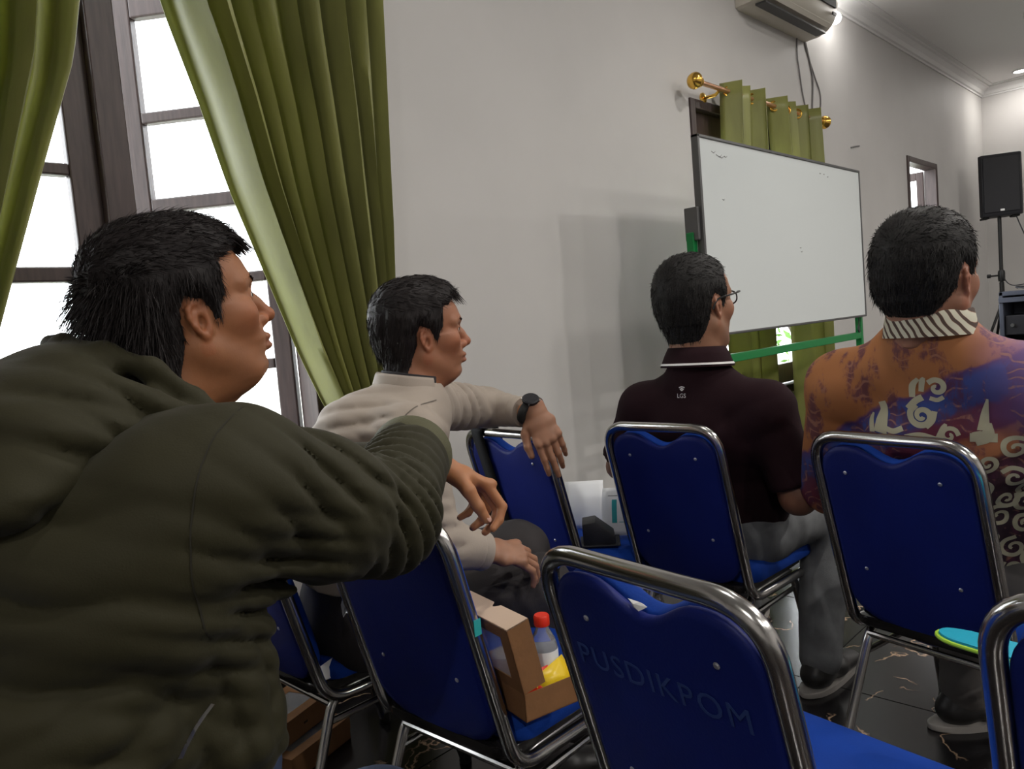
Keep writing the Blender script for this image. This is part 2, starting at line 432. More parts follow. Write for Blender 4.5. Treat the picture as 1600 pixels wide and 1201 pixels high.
t = thing('window_curtain', 'olive green satin curtain swept aside, between the open window and the bare wall', 'curtain', (0, 0, 0), group='satin curtains on the windows')
curtain_sheet('curtain_panel', t, 2.52, 0.12,
              [(2.55, 0.90), (2.30, 0.925), (2.08, 0.968), (1.836, 1.038), (1.6, 1.095), (1.334, 1.18), (1.1, 1.255), (0.92, 1.325), (0.78, 1.40), (0.70, 1.43), (0.12, 1.37)],
              [(2.55, 1.69), (2.24, 1.668), (1.8, 1.638), (1.33, 1.606), (0.92, 1.58), (0.78, 1.56), (0.70, 1.56), (0.12, 1.60)], 9, 0.060, WY-0.105, ph=2.6)
bm = nb(); tube(bm, [(1.495+0.09*math.cos(a), WY-0.105+0.075*math.sin(a), 0.74+0.015*math.cos(a)) for a in [2*PI*k/24 for k in range(24)]], 0.016, 8, closed=True)
obj('tieback', bm, M_curt, t)
t = thing('window_curtain', 'olive green satin curtain gathered to the far left, behind the man in the hooded jacket', 'curtain', (0, 0, 0), group='satin curtains on the windows')
curtain_sheet('curtain_panel', t, 2.52, 0.12,
              [(2.55, -0.05), (2.0, 0.08), (1.6, 0.12), (1.2, 0.14), (0.78, 0.16), (0.12, 0.10)],
              [(2.55, 0.79), (2.30, 0.765), (2.02, 0.708), (1.858, 0.675), (1.60, 0.583), (1.342, 0.493), (1.1, 0.41), (0.9, 0.35), (0.78, 0.31), (0.12, 0.34)], 7, 0.062, WY-0.105, ph=0.4)
bm = nb(); tube(bm, [(0.235+0.088*math.cos(a), WY-0.105+0.075*math.sin(a), 0.76) for a in [2*PI*k/24 for k in range(24)]], 0.016, 8, closed=True)
obj('tieback', bm, M_curt, t)

RODY, RODZ = 2.1, 2.315
rod = thing('curtain_rod', 'copper curtain rod with gold ball finials above the window behind the whiteboard', 'curtain rod', (0, 0, 0))
bm = nb(); tube(bm, [(3.74, RODY, RODZ), (5.30, RODY, RODZ)], 0.013, 14); obj('rod', bm, M_rod, rod)
for xx, s in ((3.74, -1), (5.30, 1)):
    bm = nb(); lathe(bm, [(0.014, 0), (0.026, 0.006), (0.026, 0.014), (0.018, 0.02), (0.034, 0.032), (0.043, 0.05), (0.043, 0.062), (0.034, 0.08), (0.016, 0.092), (0.002, 0.095)], 20,
                     Matrix.Translation((xx, RODY, RODZ)) @ Matrix.Rotation(s*PI/2, 4, 'Y')); obj('finial', bm, M_gold, rod)
for xx in (3.93, 5.22):
    bm = nb(); tube(bm, [(xx, WY-0.001, RODZ-0.03), (xx, RODY+0.02, RODZ-0.03), (xx, RODY, RODZ-0.016)], 0.009, 8)
    lathe(bm, [(0.032, 0), (0.032, 0.008), (0.02, 0.014)], 14, Matrix.Translation((xx, WY, RODZ-0.03)) @ Matrix.Rotation(PI/2, 4, 'X')); obj('bracket', bm, M_gold, rod)
def eyelet_curtain(label, x0, x1, pleats, ph, bl, br):
    t = thing('window_curtain', label, 'curtain', (0, 0, 0), group='satin curtains on the windows')
    curtain_sheet('curtain_panel', t, RODZ+0.05, 0.1, [(2.4, x0), (1.0, bl), (0.1, bl+0.02)], [(2.4, x1), (1.0, br), (0.1, br)], pleats, 0.052, RODY, ph=ph, nv=30, sharp=0.75, wob=0.004, ridge=False)
    for k in range(pleats*2):
        a = (k*PI-ph)/(2*PI*pleats)
        if a < 0.02 or a > 0.98: continue
        xx = x0+(x1-x0)*a
        M = Matrix.Translation((xx, RODY, RODZ)) @ Matrix.Rotation((0.95 if k % 2 else -0.95), 4, 'Z')
        bm = nb(); tube(bm, [M @ Vector((0, 0.027*math.cos(q), 0.027*math.sin(q))) for q in [2*PI*j/18 for j in range(18)]], 0.0065, 8, closed=True)
        obj('eyelet', bm, M_gold, t)
eyelet_curtain('narrow olive eyelet curtain behind the whiteboard, nearest the left finial', 4.03, 4.43, 3, 2.4, 3.92, 4.40)
eyelet_curtain('wide olive eyelet curtain behind the whiteboard, nearest the right finial', 4.58, 5.24, 4, 2.4, 4.72, 5.24)

# ------------------------------------------------------------------ whiteboard on its green stand
BY = 1.70
wb = thing('whiteboard', 'white gloss whiteboard with dark frame on a green metal stand', 'whiteboard', (0, 0, 0))
bx0, bx1, bz0, bz1 = 2.945, 4.775, 1.005, 1.862
obj('board_surface', boxbm((bx0+0.012, BY-0.012, bz0+0.012), (bx1-0.012, BY+0.012, bz1-0.012)), M_board, wb, False)
bm = nb()
for a, b in (((bx0, BY-0.017, bz0), (bx0+0.016, BY+0.017, bz1)), ((bx1-0.012, BY-0.017, bz0), (bx1, BY+0.017, bz1)), ((bx0, BY-0.017, bz1-0.014), (bx1, BY+0.017, bz1)), ((bx0, BY-0.017, bz0), (bx1, BY+0.017, bz0+0.012))):
    box(bm, a, b, 0.003)
obj('frame', bm, M_alu, wb, False)
# marker smudges left on the board
for (xx, zz, s) in ((3.06, 1.80, 0.02), (3.10, 1.79, 0.03), (3.13, 1.785, 0.02), (3.17, 1.79, 0.015), (3.13, 1.60, 0.012), (4.25, 1.80, 0.01), (4.20, 1.80, 0.01), (3.9, 1.40, 0.01), (3.91, 1.38, 0.01), (4.3, 1.79, 0.01)):
    bm = nb(); tube(bm, [(xx, BY-0.0128, zz), (xx+s, BY-0.0128, zz-s*0.3), (xx+s*1.6, BY-0.0128, zz+s*0.1)], 0.0011, 5)
    obj('marker_smudge', bm, M_cable, wb)
for xx in (bx0-0.03, bx1-0.008):
    obj('post', boxbm((xx, BY+0.018, 0.06), (xx+0.035, BY+0.053, 1.455), 0.004), M_green, wb, False)
    obj('foot', boxbm((xx-0.002, BY-0.24, 0.03), (xx+0.037, BY+0.30, 0.065), 0.004), M_green, wb, False)
    for yy in (-0.22, 0.28):
        bm = nb(); lathe(bm, [(0.018, -0.008), (0.018, 0.008)], 14, Matrix.Translation((xx+0.018, BY+yy, 0.018)) @ Matrix.Rotation(PI/2, 4, 'Y')); obj('castor', bm, M_rubber, wb)
for zz in (0.895, 0.325):
    obj('crossbar', boxbm((bx0+0.005, BY+0.018, zz-0.019), (bx1-0.008, BY+0.05, zz+0.019), 0.003), M_green, wb, False)
obj('clamp', boxbm((bx0-0.022, BY-0.005, 1.42), (bx0-0.001, BY+0.06, 1.56), 0.004), M_alu, wb, False)
bm = nb(); tube(bm, smooth_path([(bx1-0.05, BY+0.016, bz0-0.005), (bx1-0.055, BY+0.012, 0.97), (bx1-0.075, BY+0.012, 0.935), (bx1-0.05, BY+0.012, 0.915), (bx1-0.04, BY+0.016, 0.95)], 6), 0.0035, 6); obj('wire_hook', bm, M_cableb, wb)

# ------------------------------------------------------------------ air conditioner and its cables
ac = thing('air_conditioner', 'cream split air conditioner high on the window wall', 'air conditioner', (0, 0, 0))
ax0, ax1 = 4.38, 5.36
prof = [(2.199, 3.135), (2.05, 3.135), (1.99, 3.11), (1.965, 3.05), (1.972, 2.98), (2.00, 2.93), (2.04, 2.895), (2.10, 2.872), (2.199, 2.868)]
bm = nb(); L_ = []
for k, xx in enumerate((ax0, ax0+0.02, ax0+0.03, ax1-0.05, ax1-0.015, ax1)):
    s = (0.93, 0.99, 1, 1, 0.985, 0.90)[k]
    L_.append([bm.verts.new((xx, 2.199+(y-2.199)*s, 3.0+(z-3.0)*s)) for y, z in prof])
n = len(prof)
for i in range(len(L_)-1):
    for j in range(n): bm.faces.new((L_[i][j], L_[i][(j+1) % n], L_[i+1][(j+1) % n], L_[i+1][j]))
bm.faces.new(L_[0]); bm.faces.new(L_[-1][::-1])
obj('casing', bm, M_ac, ac, True, 0.5)
obj('louvre', boxbm((ax0+0.05, 1.992, 2.90), (ax1-0.09, 2.025, 2.906), 0.002, mtx=Matrix.Translation((0, 2.005, 2.905)) @ Matrix.Rotation(-0.8, 4, 'X') @ Matrix.Translation((0, -2.005, -2.905))), M_ac, ac, False)
obj('outlet_grille', boxbm((ax0+0.04, 2.03, 2.862), (ax1-0.08, 2.095, 2.874)), M_acd, ac, False)
bm = nb()
for k in range(9): box(bm, (ax0+0.05, 2.0+0.016*k, 3.134), (ax1-0.05, 2.006+0.016*k, 3.141))
obj('intake_grille', bm, M_acd, ac, False)
obj('display_window', boxbm((ax1-0.11, 1.964, 2.955), (ax1-0.055, 1.972, 2.975), 0.001), M_acd, ac, False)
obj('front_panel', boxbm((ax0+0.04, 1.957, 3.0), (ax1-0.07, 1.968, 3.09), 0.003), M_acd, ac, False)
def wire(label, pts, r, m, name='cable', n=10):
    bm = nb(); tube(bm, smooth_path(pts, n), r, 6); return tag(obj(name, bm, m), label, 'cable')
wy = WY-0.006
wire('thin grey cable hanging straight below the air conditioner, leftmost of the three', [(5.21, wy, 2.90), (5.20, wy, 2.75), (5.215, wy, 2.68), (5.25, wy, 2.52), (5.31, wy, 2.37), (5.33, wy, 2.31)], 0.0045, M_cable)
wire('grey cable hanging in a wide loop below the air conditioner', [(5.31, wy, 2.90), (5.38, wy, 2.78), (5.47, wy, 2.66), (5.545, wy, 2.56), (5.53, wy, 2.45), (5.43, wy, 2.36), (5.36, wy, 2.33), (5.25, wy, 2.27)], 0.0045, M_cable)
wire('thicker grey cable falling from the air conditioner to the right curtain panel', [(5.33, wy, 2.90), (5.40, wy, 2.74), (5.43, wy, 2.62), (5.40, wy, 2.45), (5.385, wy, 2.30), (5.37, wy, 2.0), (5.37, wy, 1.2)], 0.0055, M_cable)
bm = nb(); tube(bm, [(6.08, WY-0.002, 2.245), (6.16, WY-0.003, 2.262), (6.25, WY-0.003, 2.275)], 0.006, 6)
tag(obj('wall_scrap', bm, M_cable), 'small dark scrap stuck to the wall right of the curtain rod', 'scrap')

# ------------------------------------------------------------------ loudspeaker on tripod stand, case in the corner
SX, SY = 9.0, 1.86
sp = thing('loudspeaker', 'black loudspeaker cabinet on a tripod stand in the far corner', 'loudspeaker', (SX, SY, 1.80), rz=PI+0.42)
poly = [(0.13, -0.165), (0.13, 0.165), (0.09, 0.185), (-0.10, 0.14), (-0.15, 0.09), (-0.15, -0.09), (-0.10, -0.14), (0.09, -0.185)]
bm = nb(); prism(bm, poly, 0.60, bev=0.012); obj('cabinet', bm, M_spk, sp, True, 0.5)
obj('grille', boxbm((0.128, -0.155, 0.035), (0.137, 0.155, 0.575), 0.006), M_spk, sp, False)
obj('badge', boxbm((0.137, -0.018, 0.045), (0.1395, 0.018, 0.065), 0.001), M_white, sp, False)
for yy in (-0.13, 0.13): obj('foot_pad', boxbm((-0.06, yy-0.03, -0.016), (0.08, yy+0.03, 0.002), 0.005), M_rubber, sp, False)
stn = thing('speaker_stand', 'black tripod stand holding the loudspeaker in the far corner', 'speaker stand', (SX, SY, 0))
bm = nb(); tube(bm, [(0, 0, 0.95), (0, 0, 1.80)], 0.0175, 14); obj('inner_pole', bm, M_stand, stn)
bm = nb(); tube(bm, [(0, 0, 0.18), (0, 0, 1.15)], 0.022, 14); obj('outer_pole', bm, M_stand, stn)
bm = nb(); lathe(bm, [(0.028, 1.16), (0.032, 1.18), (0.032, 1.25), (0.026, 1.27)], 16); tube(bm, [(0, 0, 1.22), (-0.02, 0.09, 1.22)], 0.009, 8); lathe(bm, [(0.02, 0), (0.02, 0.03)], 10, Matrix.Translation((-0.02, 0.09, 1.22)) @ Matrix.Rotation(-PI/2, 4, 'X')); obj('clamp_collar', bm, M_stand, stn)
bm = nb(); lathe(bm, [(0.03, 0.84), (0.036, 0.86), (0.036, 0.92), (0.03, 0.94)], 16); obj('leg_hub', bm, M_stand, stn)
for k in range(3):
    a = PI/6+k*2*PI/3; c, s = math.cos(a), math.sin(a)
    bm = nb(); tube(bm, [(0.03*c, 0.03*s, 0.90), (0.50*c, 0.50*s, 0.02)], 0.013, 10)
    tube(bm, [(0.02*c, 0.02*s, 0.32), (0.26*c, 0.26*s, 0.47)], 0.009, 8); lg = obj('leg', bm, M_stand, stn)
    bm = nb(); lathe(bm, [(0.02, 0), (0.02, 0.04)], 10, Matrix.Translation((0.50*c, 0.50*s, 0))); obj('rubber_foot', bm, M_rubber, lg)
wire('dark cable sagging from the loudspeaker to the right', [(9.0, 1.72, 1.80), (9.0, 1.66, 1.62), (9.0, 1.60, 1.48), (8.98, 1.5, 1.40), (8.95, 1.3, 1.42)], 0.006, M_cableb)
wire('thin cable looped from the stand clamp to the slate case', [(8.98, 1.84, 1.20), (8.9, 1.79, 1.14), (8.8, 1.72, 1.11), (8.7, 1.60, 1.115), (8.6, 1.45, 1.13)], 0.005, M_cableb)
cs = thing('equipment_case', 'slate grey equipment case with open front beside the speaker stand', 'equipment case', (8.2, 1.725, 0))
bm = nb(); w_, d_, h_ = 0.62, 0.45, 1.06
for a, b in (((0, -0.035, 0), (d_, 0, h_)), ((0, -w_, 0), (d_, -w_+0.035, h_)), ((0, -w_, h_-0.04), (d_, 0, h_)), ((0, -w_, 0), (d_, 0, 0.04)), ((d_-0.02, -w_, 0), (d_, 0, h_))): box(bm, a, b, 0.006)
obj('case_shell', bm, M_rackg, cs, False)
obj('front_rim', boxbm((-0.012, -w_, h_-0.10), (0.0, 0, h_-0.055), 0.003), M_rackg, cs, False)
for zz in (0.42, 0.66):
    u = obj('amplifier_unit', boxbm((0.02, -w_+0.04, zz), (d_-0.04, -0.04, zz+0.18), 0.008), M_spk, cs, False)
    for k in range(4):
        bm = nb(); lathe(bm, [(0.018, 0), (0.016, 0.02)], 12, Matrix.Translation((0.02, -0.1-0.12*k, zz+0.09)) @ Matrix.Rotation(-PI/2, 4, 'Y')); obj('knob', bm, M_alu, u)
bm = nb(); tube(bm, smooth_path([(8.30, 1.60, 1.085), (8.34, 1.5, 1.10), (8.30, 1.42, 1.085), (8.26, 1.5, 1.075), (8.30, 1.60, 1.095), (8.40, 1.35, 1.085)], 8), 0.007, 6)
tag(obj('cable', bm, M_cableb), 'dark coil of cable lying on top of the slate case', 'cable')

# ------------------------------------------------------------------ stacking chairs
CW, CH, TILT = 0.385, 0.83, 0.26
TR_ = 0.0135
hw = CW/2-TR_
def bpt(y, z, off=0.0):
    """point on the tilted plane of the backrest; off = towards the front"""
    s = (z-0.42)
    return Vector((-0.19-s*math.tan(TILT)+off*math.cos(TILT), y, z+off*math.sin(TILT)))
BTOPX = -0.19-(CH-0.42)*math.tan(TILT)
def make_chair():
    t = thing('stacking_chair', 'x', 'chair', group='blue stacking chairs')
    path = fillet([(0.14, hw, 0.315), bpt(hw, 0.325)+Vector((0.0, 0, 0)), bpt(hw, CH-TR_), bpt(-hw, CH-TR_), bpt(-hw, 0.325), (0.14, -hw, 0.315)], [0, 0.06, 0.075, 0.075, 0.06, 0], 9)
    bm = nb(); tube(bm, path, TR_, 14); obj('back_frame', bm, M_chrome, t)
    # backrest: rear shell and front cushion share one outline with a hand-hold dip at the top
    iw = hw-TR_-0.0005
    out = []
    zt, zb = CH-0.034, 0.332
    for k in range(9):   # top right corner
        a = PI/2*k/8; out.append((iw-0.062+0.062*math.cos(a), zt-0.062+0.062*math.sin(a)))
    for k in range(13):  # dip
        y = 0.088-0.176*k/12; out.append((y, zt-0.034*(0.5+0.5*math.cos(PI*y/0.088))))
    for k in range(9):
        a = PI/2+PI/2*k/8; out.append((-iw+0.062+0.062*math.cos(a), zt-0.062+0.062*math.sin(a)))
    for k in range(9):
        a = PI+PI/2*k/8; out.append((-iw+0.09+0.09*math.cos(a), zb+0.028+0.075+0.075*math.sin(a)))
    for k in range(1, 8):
        y = -iw+0.09+(2*iw-0.18)*k/8; out.append((y, zb+0.028*(abs(y)/(iw-0.09))**2))
    for k in range(9):
        a = 1.5*PI+PI/2*k/8; out.append((iw-0.09+0.09*math.cos(a), zb+0.028+0.075+0.075*math.sin(a)))
    def panel(o0, o1, name, m, bulge, inset=0.0):
        bm = nb(); n = len(out); rings = []
        cy, cz = 0.0, 0.62
        def ring(sc, off):
            return [bm.verts.new(bpt(cy+(y-cy)*sc, cz+(z-cz)*sc, off)) for y, z in out]
        seq = [(0.0, o0-bulge*0.2), (0.55, o0-bulge*0.15), (0.93, o0), (0.985-inset, o0+0.002), (1-inset, o0+0.006), (1-inset, o1-0.006), (0.985-inset, o1-0.001), (0.90, o1+bulge*0.5), (0.55, o1+bulge*0.9), (0.0, o1+bulge)]
        for sc, off in seq:
            if sc == 0.0: rings.append([bm.verts.new(bpt(cy, cz, off))])
            else: rings.append(ring(sc, off))
        for A, B in zip(rings[:-1], rings[1:]):
            for k in range(n):
                if len(A) == 1: bm.faces.new((A[0], B[(k+1) % n], B[k]))
                elif len(B) == 1: bm.faces.new((A[k], A[(k+1) % n], B[0]))
                else: bm.faces.new((A[k], A[(k+1) % n], B[(k+1) % n], B[k]))
        return obj(name, bm, m, t, True, 1.0)
    panel(-0.010, 0.006, 'back_shell', M_blue, 0.003)
    panel(0.007, 0.034, 'back_cushion', M_seat, 0.012, 0.012)
    # four screws through the shell
    for yy, zz in ((0.105, 0.735), (-0.105, 0.735), (0.105, 0.50), (-0.105, 0.50)):
        q = Vector((-math.cos(TILT), 0, -math.sin(TILT))).to_track_quat('Z', 'X').to_matrix().to_4x4()
        bm = nb(); lathe(bm, [(0.0045, 0), (0.0045, 0.001), (0.003, 0.0022), (0.0008, 0.0024)], 10, Matrix.Translation(bpt(yy, zz, -0.0112)) @ q); obj('screw', bm, M_screw, t)
    # seat cushion and pan
    def rr(hx, hy, r, n=6):
        o = []
        for cx, cy, a0 in ((hx-r, hy-r, 0), (-hx+r, hy-r, PI/2), (-hx+r, -hy+r, PI), (hx-r, -hy+r, 1.5*PI)):
            for k in range(n+1): a = a0+PI/2*k/n; o.append((cx+r*math.cos(a), cy+r*math.sin(a)))
        return o
    bm = nb(); rg = []
    base = rr(0.205, 0.20, 0.05)
    for sc, z in ((0.0, 0.433), (0.5, 0.431), (0.85, 0.424), (0.96, 0.413), (1.0, 0.395), (1.0, 0.373), (0.98, 0.363), (0.0, 0.363)):
        rg.append([bm.verts.new((0.03, 0, z))] if sc == 0 else [bm.verts.new((0.03+x*sc*0.9, y*sc*(1-0.06*(x < 0)), z)) for x, y in base])
    n = len(base)
    for A, B in zip(rg[:-1], rg[1:]):
        for k in range(n):
            if len(A) == 1: bm.faces.new((A[0], B[k], B[(k+1) % n]))
            elif len(B) == 1: bm.faces.new((A[(k+1) % n], A[k], B[0]))
            else: bm.faces.new((A[k], B[k], B[(k+1) % n], A[(k+1) % n]))
    obj('seat', bm, M_seat, t, True, 1.0)
    bm = nb(); prism(bm, rr(0.185, 0.175, 0.04), 0.022, Matrix.Translation((0, 0, 0.3415)), 0.004); obj('seat_pan', bm, M_black, t, True)
    for s in (1, -1):
        y = s*0.158
        bm = nb(); tube(bm, fillet([(-0.255, y+s*0.018, 0.012), (-0.135, y, 0.327), (0.125, y, 0.327), (0.215, y+s*0.018, 0.012)], [0, 0.05, 0.05, 0], 8), 0.0115, 12)
        lg = obj('leg_hoop', bm, M_chrome, t)
        tube_bm = nb(); tube(tube_bm, [(-0.155, y, 0.265), (0.145, y, 0.265)], 0.008, 10); obj('side_brace', tube_bm, M_chrome, lg)
        for p in ((-0.258, y+s*0.0185), (0.218, y+s*0.0185)):
            bm = nb(); lathe(bm, [(0.0155, 0.0), (0.0165, 0.004), (0.0145, 0.03), (0.0115, 0.032)], 12, Matrix.Translation((p[0], p[1], 0))); obj('foot_cap', bm, M_rubber, lg)
    for x_ in (-0.145, 0.135):
        bm = nb(); tube(bm, [(x_, -0.158, 0.305), (x_, 0.158, 0.305)], 0.008, 10); obj('cross_brace', bm, M_chrome, t)
    return t
def copy_tree(o, parent=None):
    c = o.copy(); COL.objects.link(c); c.parent = parent
    for ch in list(o.children): copy_tree(ch, c)
    return c
proto = make_chair()
CH_ = {}
spots = {   # top centre of the back, heading
 'A': (0.722, 0.537, -0.15, 'blue stacking chair in the foreground with faded stencil lettering on its back'),
 'B': (0.775, 1.145, 0.04, 'blue stacking chair under the sleeve of the man in the olive jacket'),
 'C': (1.745, 1.18, 0.0, 'blue stacking chair with the man in the maroon polo shirt'),
 'D': (1.685, 0.572, -0.22, 'blue stacking chair with the man in the batik shirt'),
 'E': (1.55, 1.58, -0.08, 'blue stacking chair with a black strap, under the hand with a wristwatch'),
 'F': (0.72, 1.68, 0.0, 'blue stacking chair with the man in the khaki jacket, beside the window wall'),
 'G': (0.845, 0.02, 0.0, 'blue stacking chair cut off by the right edge of the picture'),
 'H': (-0.13, 1.02, 0.05, 'blue stacking chair the man in the olive jacket sits on, hidden under him'),
}
for i, (k, (x, y, a, lab)) in enumerate(spots.items()):
    c = proto if i == 0 else copy_tree(proto)
    c.location = (x-BTOPX*math.cos(a), y-BTOPX*math.sin(a), 0); c.rotation_euler = (0, 0, a); c['label'] = lab; CH_[k] = c
bpy.context.view_layer.update()
# stencil lettering on the near chair, reading from behind
zc = 0.672
ux = Vector((0, -1, 0)); uy = Vector((-math.sin(TILT), 0, math.cos(TILT))); uz = ux.cross(uy)
o = bpt(0.004, zc, -0.0118)
Mt = Matrix(((ux.x, uy.x, uz.x, o.x), (ux.y, uy.y, uz.y, o.y), (ux.z, uy.z, uz.z, o.z), (0, 0, 0, 1)))
text_mesh('PUSDIKPOM', 0.047, 'stencil_lettering', M_letter, CH_['A'], Mt, 0.0003, 1.14)
# sticker and torn plastic on the chair under the sleeve
st = obj('price_sticker', boxbm((-0.008, -0.0145, -0.014), (0.008, -0.0135, 0.014), 0.0, mtx=Matrix.Translation(bpt(-hw, 0.62, 0.0))), M_sticker, CH_['B'], False)
bm = nb()
rng = random.Random(5)
def crumple(bm, c, s, n, rng, e=(1, 1, 1)):
    vs = [bm.verts.new(Vector(c)+Vector((rng.gauss(0, s*e[0]), rng.gauss(0, s*e[1]), rng.gauss(0, s*e[2])))) for _ in range(n)]
    bmesh.ops.convex_hull(bm, input=vs)
for pp, ss in ((bpt(hw+0.008, 0.60), 0.006), (bpt(hw+0.007, 0.575), 0.005), (bpt(-hw-0.004, 0.50, 0.0), 0.005)):
    bm = nb(); crumple(bm, pp, ss, 16, rng, (1, 0.6, 2.5)); obj('torn_plastic_wrap', bm, M_plastic, CH_['B'], False)
bm = nb(); crumple(bm, Vector((-0.14, -0.158, 0.385)), 0.012, 18, rng, (1.3, 0.8, 1)); obj('torn_plastic_wrap', bm, M_white, CH_['F'], False)
bm = nb(); crumple(bm, bpt(0.01, 0.772, 0.002), 0.004, 14, rng, (1, 2.2, 0.8)); obj('torn_plastic_wrap', bm, M_white, CH_['A'], False)
# black strap over the back of the wall-side chair
E_ = CH_['E']
bm = nb(); pts = [bpt(0.095, 0.42, -0.016), bpt(0.098, 0.6, -0.016), bpt(0.10, 0.80, -0.018), bpt(0.10, 0.832, -0.012), bpt(0.10, 0.838, 0.004), bpt(0.10, 0.825, 0.045), bpt(0.10, 0.60, 0.053)]
Lr = [[E_.matrix_world @ (p+Vector((0, s*0.024, 0))) for s in (1, -1)] for p in smooth_path(pts, 6)]
vs = [[bm.verts.new(q) for q in r_] for r_ in Lr]
for a, b in zip(vs[:-1], vs[1:]): bm.faces.new((a[0], a[1], b[1], b[0]))
so = obj('bag_strap', bm, M_strap); md = so.modifiers.new('thickness', 'SOLIDIFY'); md.thickness = 0.003; md.offset = 0
tag(so, 'wide black strap hanging over the back of the chair by the wall', 'strap')

# ------------------------------------------------------------------ things on and under the chairs
def box_panels(t, L, W, H, th=0.0018):
    """open card tray centred on its base: four walls and a bottom"""
    for nm, a, b in (('tray_bottom', (-L/2, -W/2, 0), (L/2, W/2, th)), ('tray_wall', (-L/2, -W/2, 0), (-L/2+th, W/2, H)), ('tray_wall', (L/2-th, -W/2, 0), (L/2, W/2, H)),
                     ('tray_wall', (-L/2, -W/2, 0), (L/2, -W/2+th, H)), ('tray_wall', (-L/2, W/2-th, 0), (L/2, W/2, H))):
        obj(nm, boxbm(a, b), M_kraft, t, False)
# open snack box on the seat of the chair under the sleeve
SEAT = 0.434
lb = thing('snack_box', 'open kraft card snack box with its window lid standing up, on a blue seat', 'box', (0.985, 1.005, SEAT), rz=-0.22)
L_, W_, H_ = 0.125, 0.20, 0.05
box_panels(lb, L_, W_, H_)
lid = bpy.data.objects.new('lid', None)
th = 0.0018
# lid: window face in the plane of the rear tray wall, rims pointing forwards over the tray
lidbm = nb(); z0, z1 = H_, H_+L_
xw = -L_/2
Ml = Matrix.Translation((xw, 0, H_)) @ Matrix.Rotation(-0.20, 4, 'Y') @ Matrix.Translation((-xw, 0, -H_))
wy0, wy1, wz0, wz1 = -W_/2+0.03, W_/2-0.03, z0+0.022, z1-0.022
for a, b in (((xw, -W_/2, z0), (xw+th, wy0, z1)), ((xw, wy1, z0), (xw+th, W_/2, z1)), ((xw, wy0, z0), (xw+th, wy1, wz0)), ((xw, wy0, wz1), (xw+th, wy1, z1))): box(lidbm, a, b, mtx=Ml)
lid = obj('lid', lidbm, M_kraft, lb, False)
obj('lid_window', boxbm((xw+th, wy0-0.004, wz0-0.004), (xw+th+0.0004, wy1+0.004, wz1+0.004), mtx=Ml), M_plastic, lid, False)
obj('lid_rim', boxbm((xw, -W_/2, z0), (xw+0.047, -W_/2+th, z1), mtx=Ml), M_kraft, lid, False)
obj('lid_rim', boxbm((xw, W_/2-th, z0), (xw+0.047, W_/2, z1), mtx=Ml), M_kraft, lid, False)
bm = nb(); poly = [(xw, -W_/2), (xw+0.047, -W_/2)] + [(xw+0.047-0.011*math.sin(PI*k/8), -0.012+0.024*k/8) for k in range(9)] + [(xw+0.047, W_/2), (xw, W_/2)]
prism(bm, poly, th, Ml @ Matrix.Translation((0, 0, z1-th))); obj('front_flap', bm, M_kraftin, lid, False)
# contents
cup = thing('plastic_cup', 'clear plastic cup lid showing through the snack box window', 'cup', tuple(lb.matrix_basis @ Vector((0.004, 0.045, 0.0025))))
bm = nb(); lathe(bm, [(0.026, 0), (0.034, 0.055), (0.036, 0.058), (0.034, 0.06), (0.02, 0.066), (0.002, 0.067)], 24); obj('cup_body', bm, M_plastic, cup)
bt = thing('water_bottle', 'small clear water bottle with a red cap behind the snack box lid', 'bottle', tuple(lb.matrix_basis @ Vector((0.033, -0.03, 0.0025))))
bm = nb(); lathe(bm, [(0.020, 0), (0.026, 0.004), (0.026, 0.03), (0.024, 0.035), (0.026, 0.04), (0.026, 0.085), (0.022, 0.10), (0.013, 0.118), (0.011, 0.124), (0.011, 0.13)], 24); obj('bottle_body', bm, M_plastic, bt)
bm = nb(); lathe(bm, [(0.0145, 0.126), (0.015, 0.128), (0.015, 0.143), (0.013, 0.146)], 24); obj('cap', bm, M_red, bt)
bm = nb(); lathe(bm, [(0.0264, 0.045), (0.0264, 0.082)], 24, cap=False); obj('bottle_label', bm, M_paper, bt)
def pack(name, label, cat, M, m, L=0.07, W=0.05, seed=0):
    rg = random.Random(seed)
    t = thing(name, label, cat); t.matrix_world = M
    def f(s):
        def g(u, v):
            e = (math.sin(PI*u)*math.sin(PI*v))**0.55
            return ((u-0.5)*L, (v-0.5)*W, s*0.014*e*(1+0.15*math.sin(9*u+seed)*math.sin(7*v)))
        return g
    bm = nb()
    for s in (1, -1):
        g = f(s); V = [[bm.verts.new(g(i/12, j/8)) for j in range(9)] for i in range(13)]
        for i in range(12):
            for j in range(8): bm.faces.new((V[i][j], V[i+1][j], V[i+1][j+1], V[i][j+1]))
    bmesh.ops.remove_doubles(bm, verts=bm.verts, dist=1e-5)
    obj('wrapper', bm, m, t, True, 1.2)
    bm = nb()
    for s in (-1, 1): box(bm, (s*L/2-0.004, -W/2, -0.0006), (s*L/2+0.004, W/2, 0.0006))
    obj('crimped_end', bm, m, t, False)
B0 = lb.matrix_basis
pack('snack_packet', 'yellow snack packet poking out of the open snack box', 'snack packet', B0 @ Matrix.Translation((0.022, -0.072, 0.042)) @ Matrix.Rotation(1.2, 4, 'X') @ Matrix.Rotation(0.3, 4, 'Z'), M_yellow, seed=1)
pack('snack_packet', 'red and white snack packet inside the open snack box', 'snack packet', B0 @ Matrix.Translation((-0.012, -0.060, 0.036)) @ Matrix.Rotation(1.0, 4, 'X') @ Matrix.Rotation(-0.5, 4, 'Y'), M_red, L=0.06, seed=2)
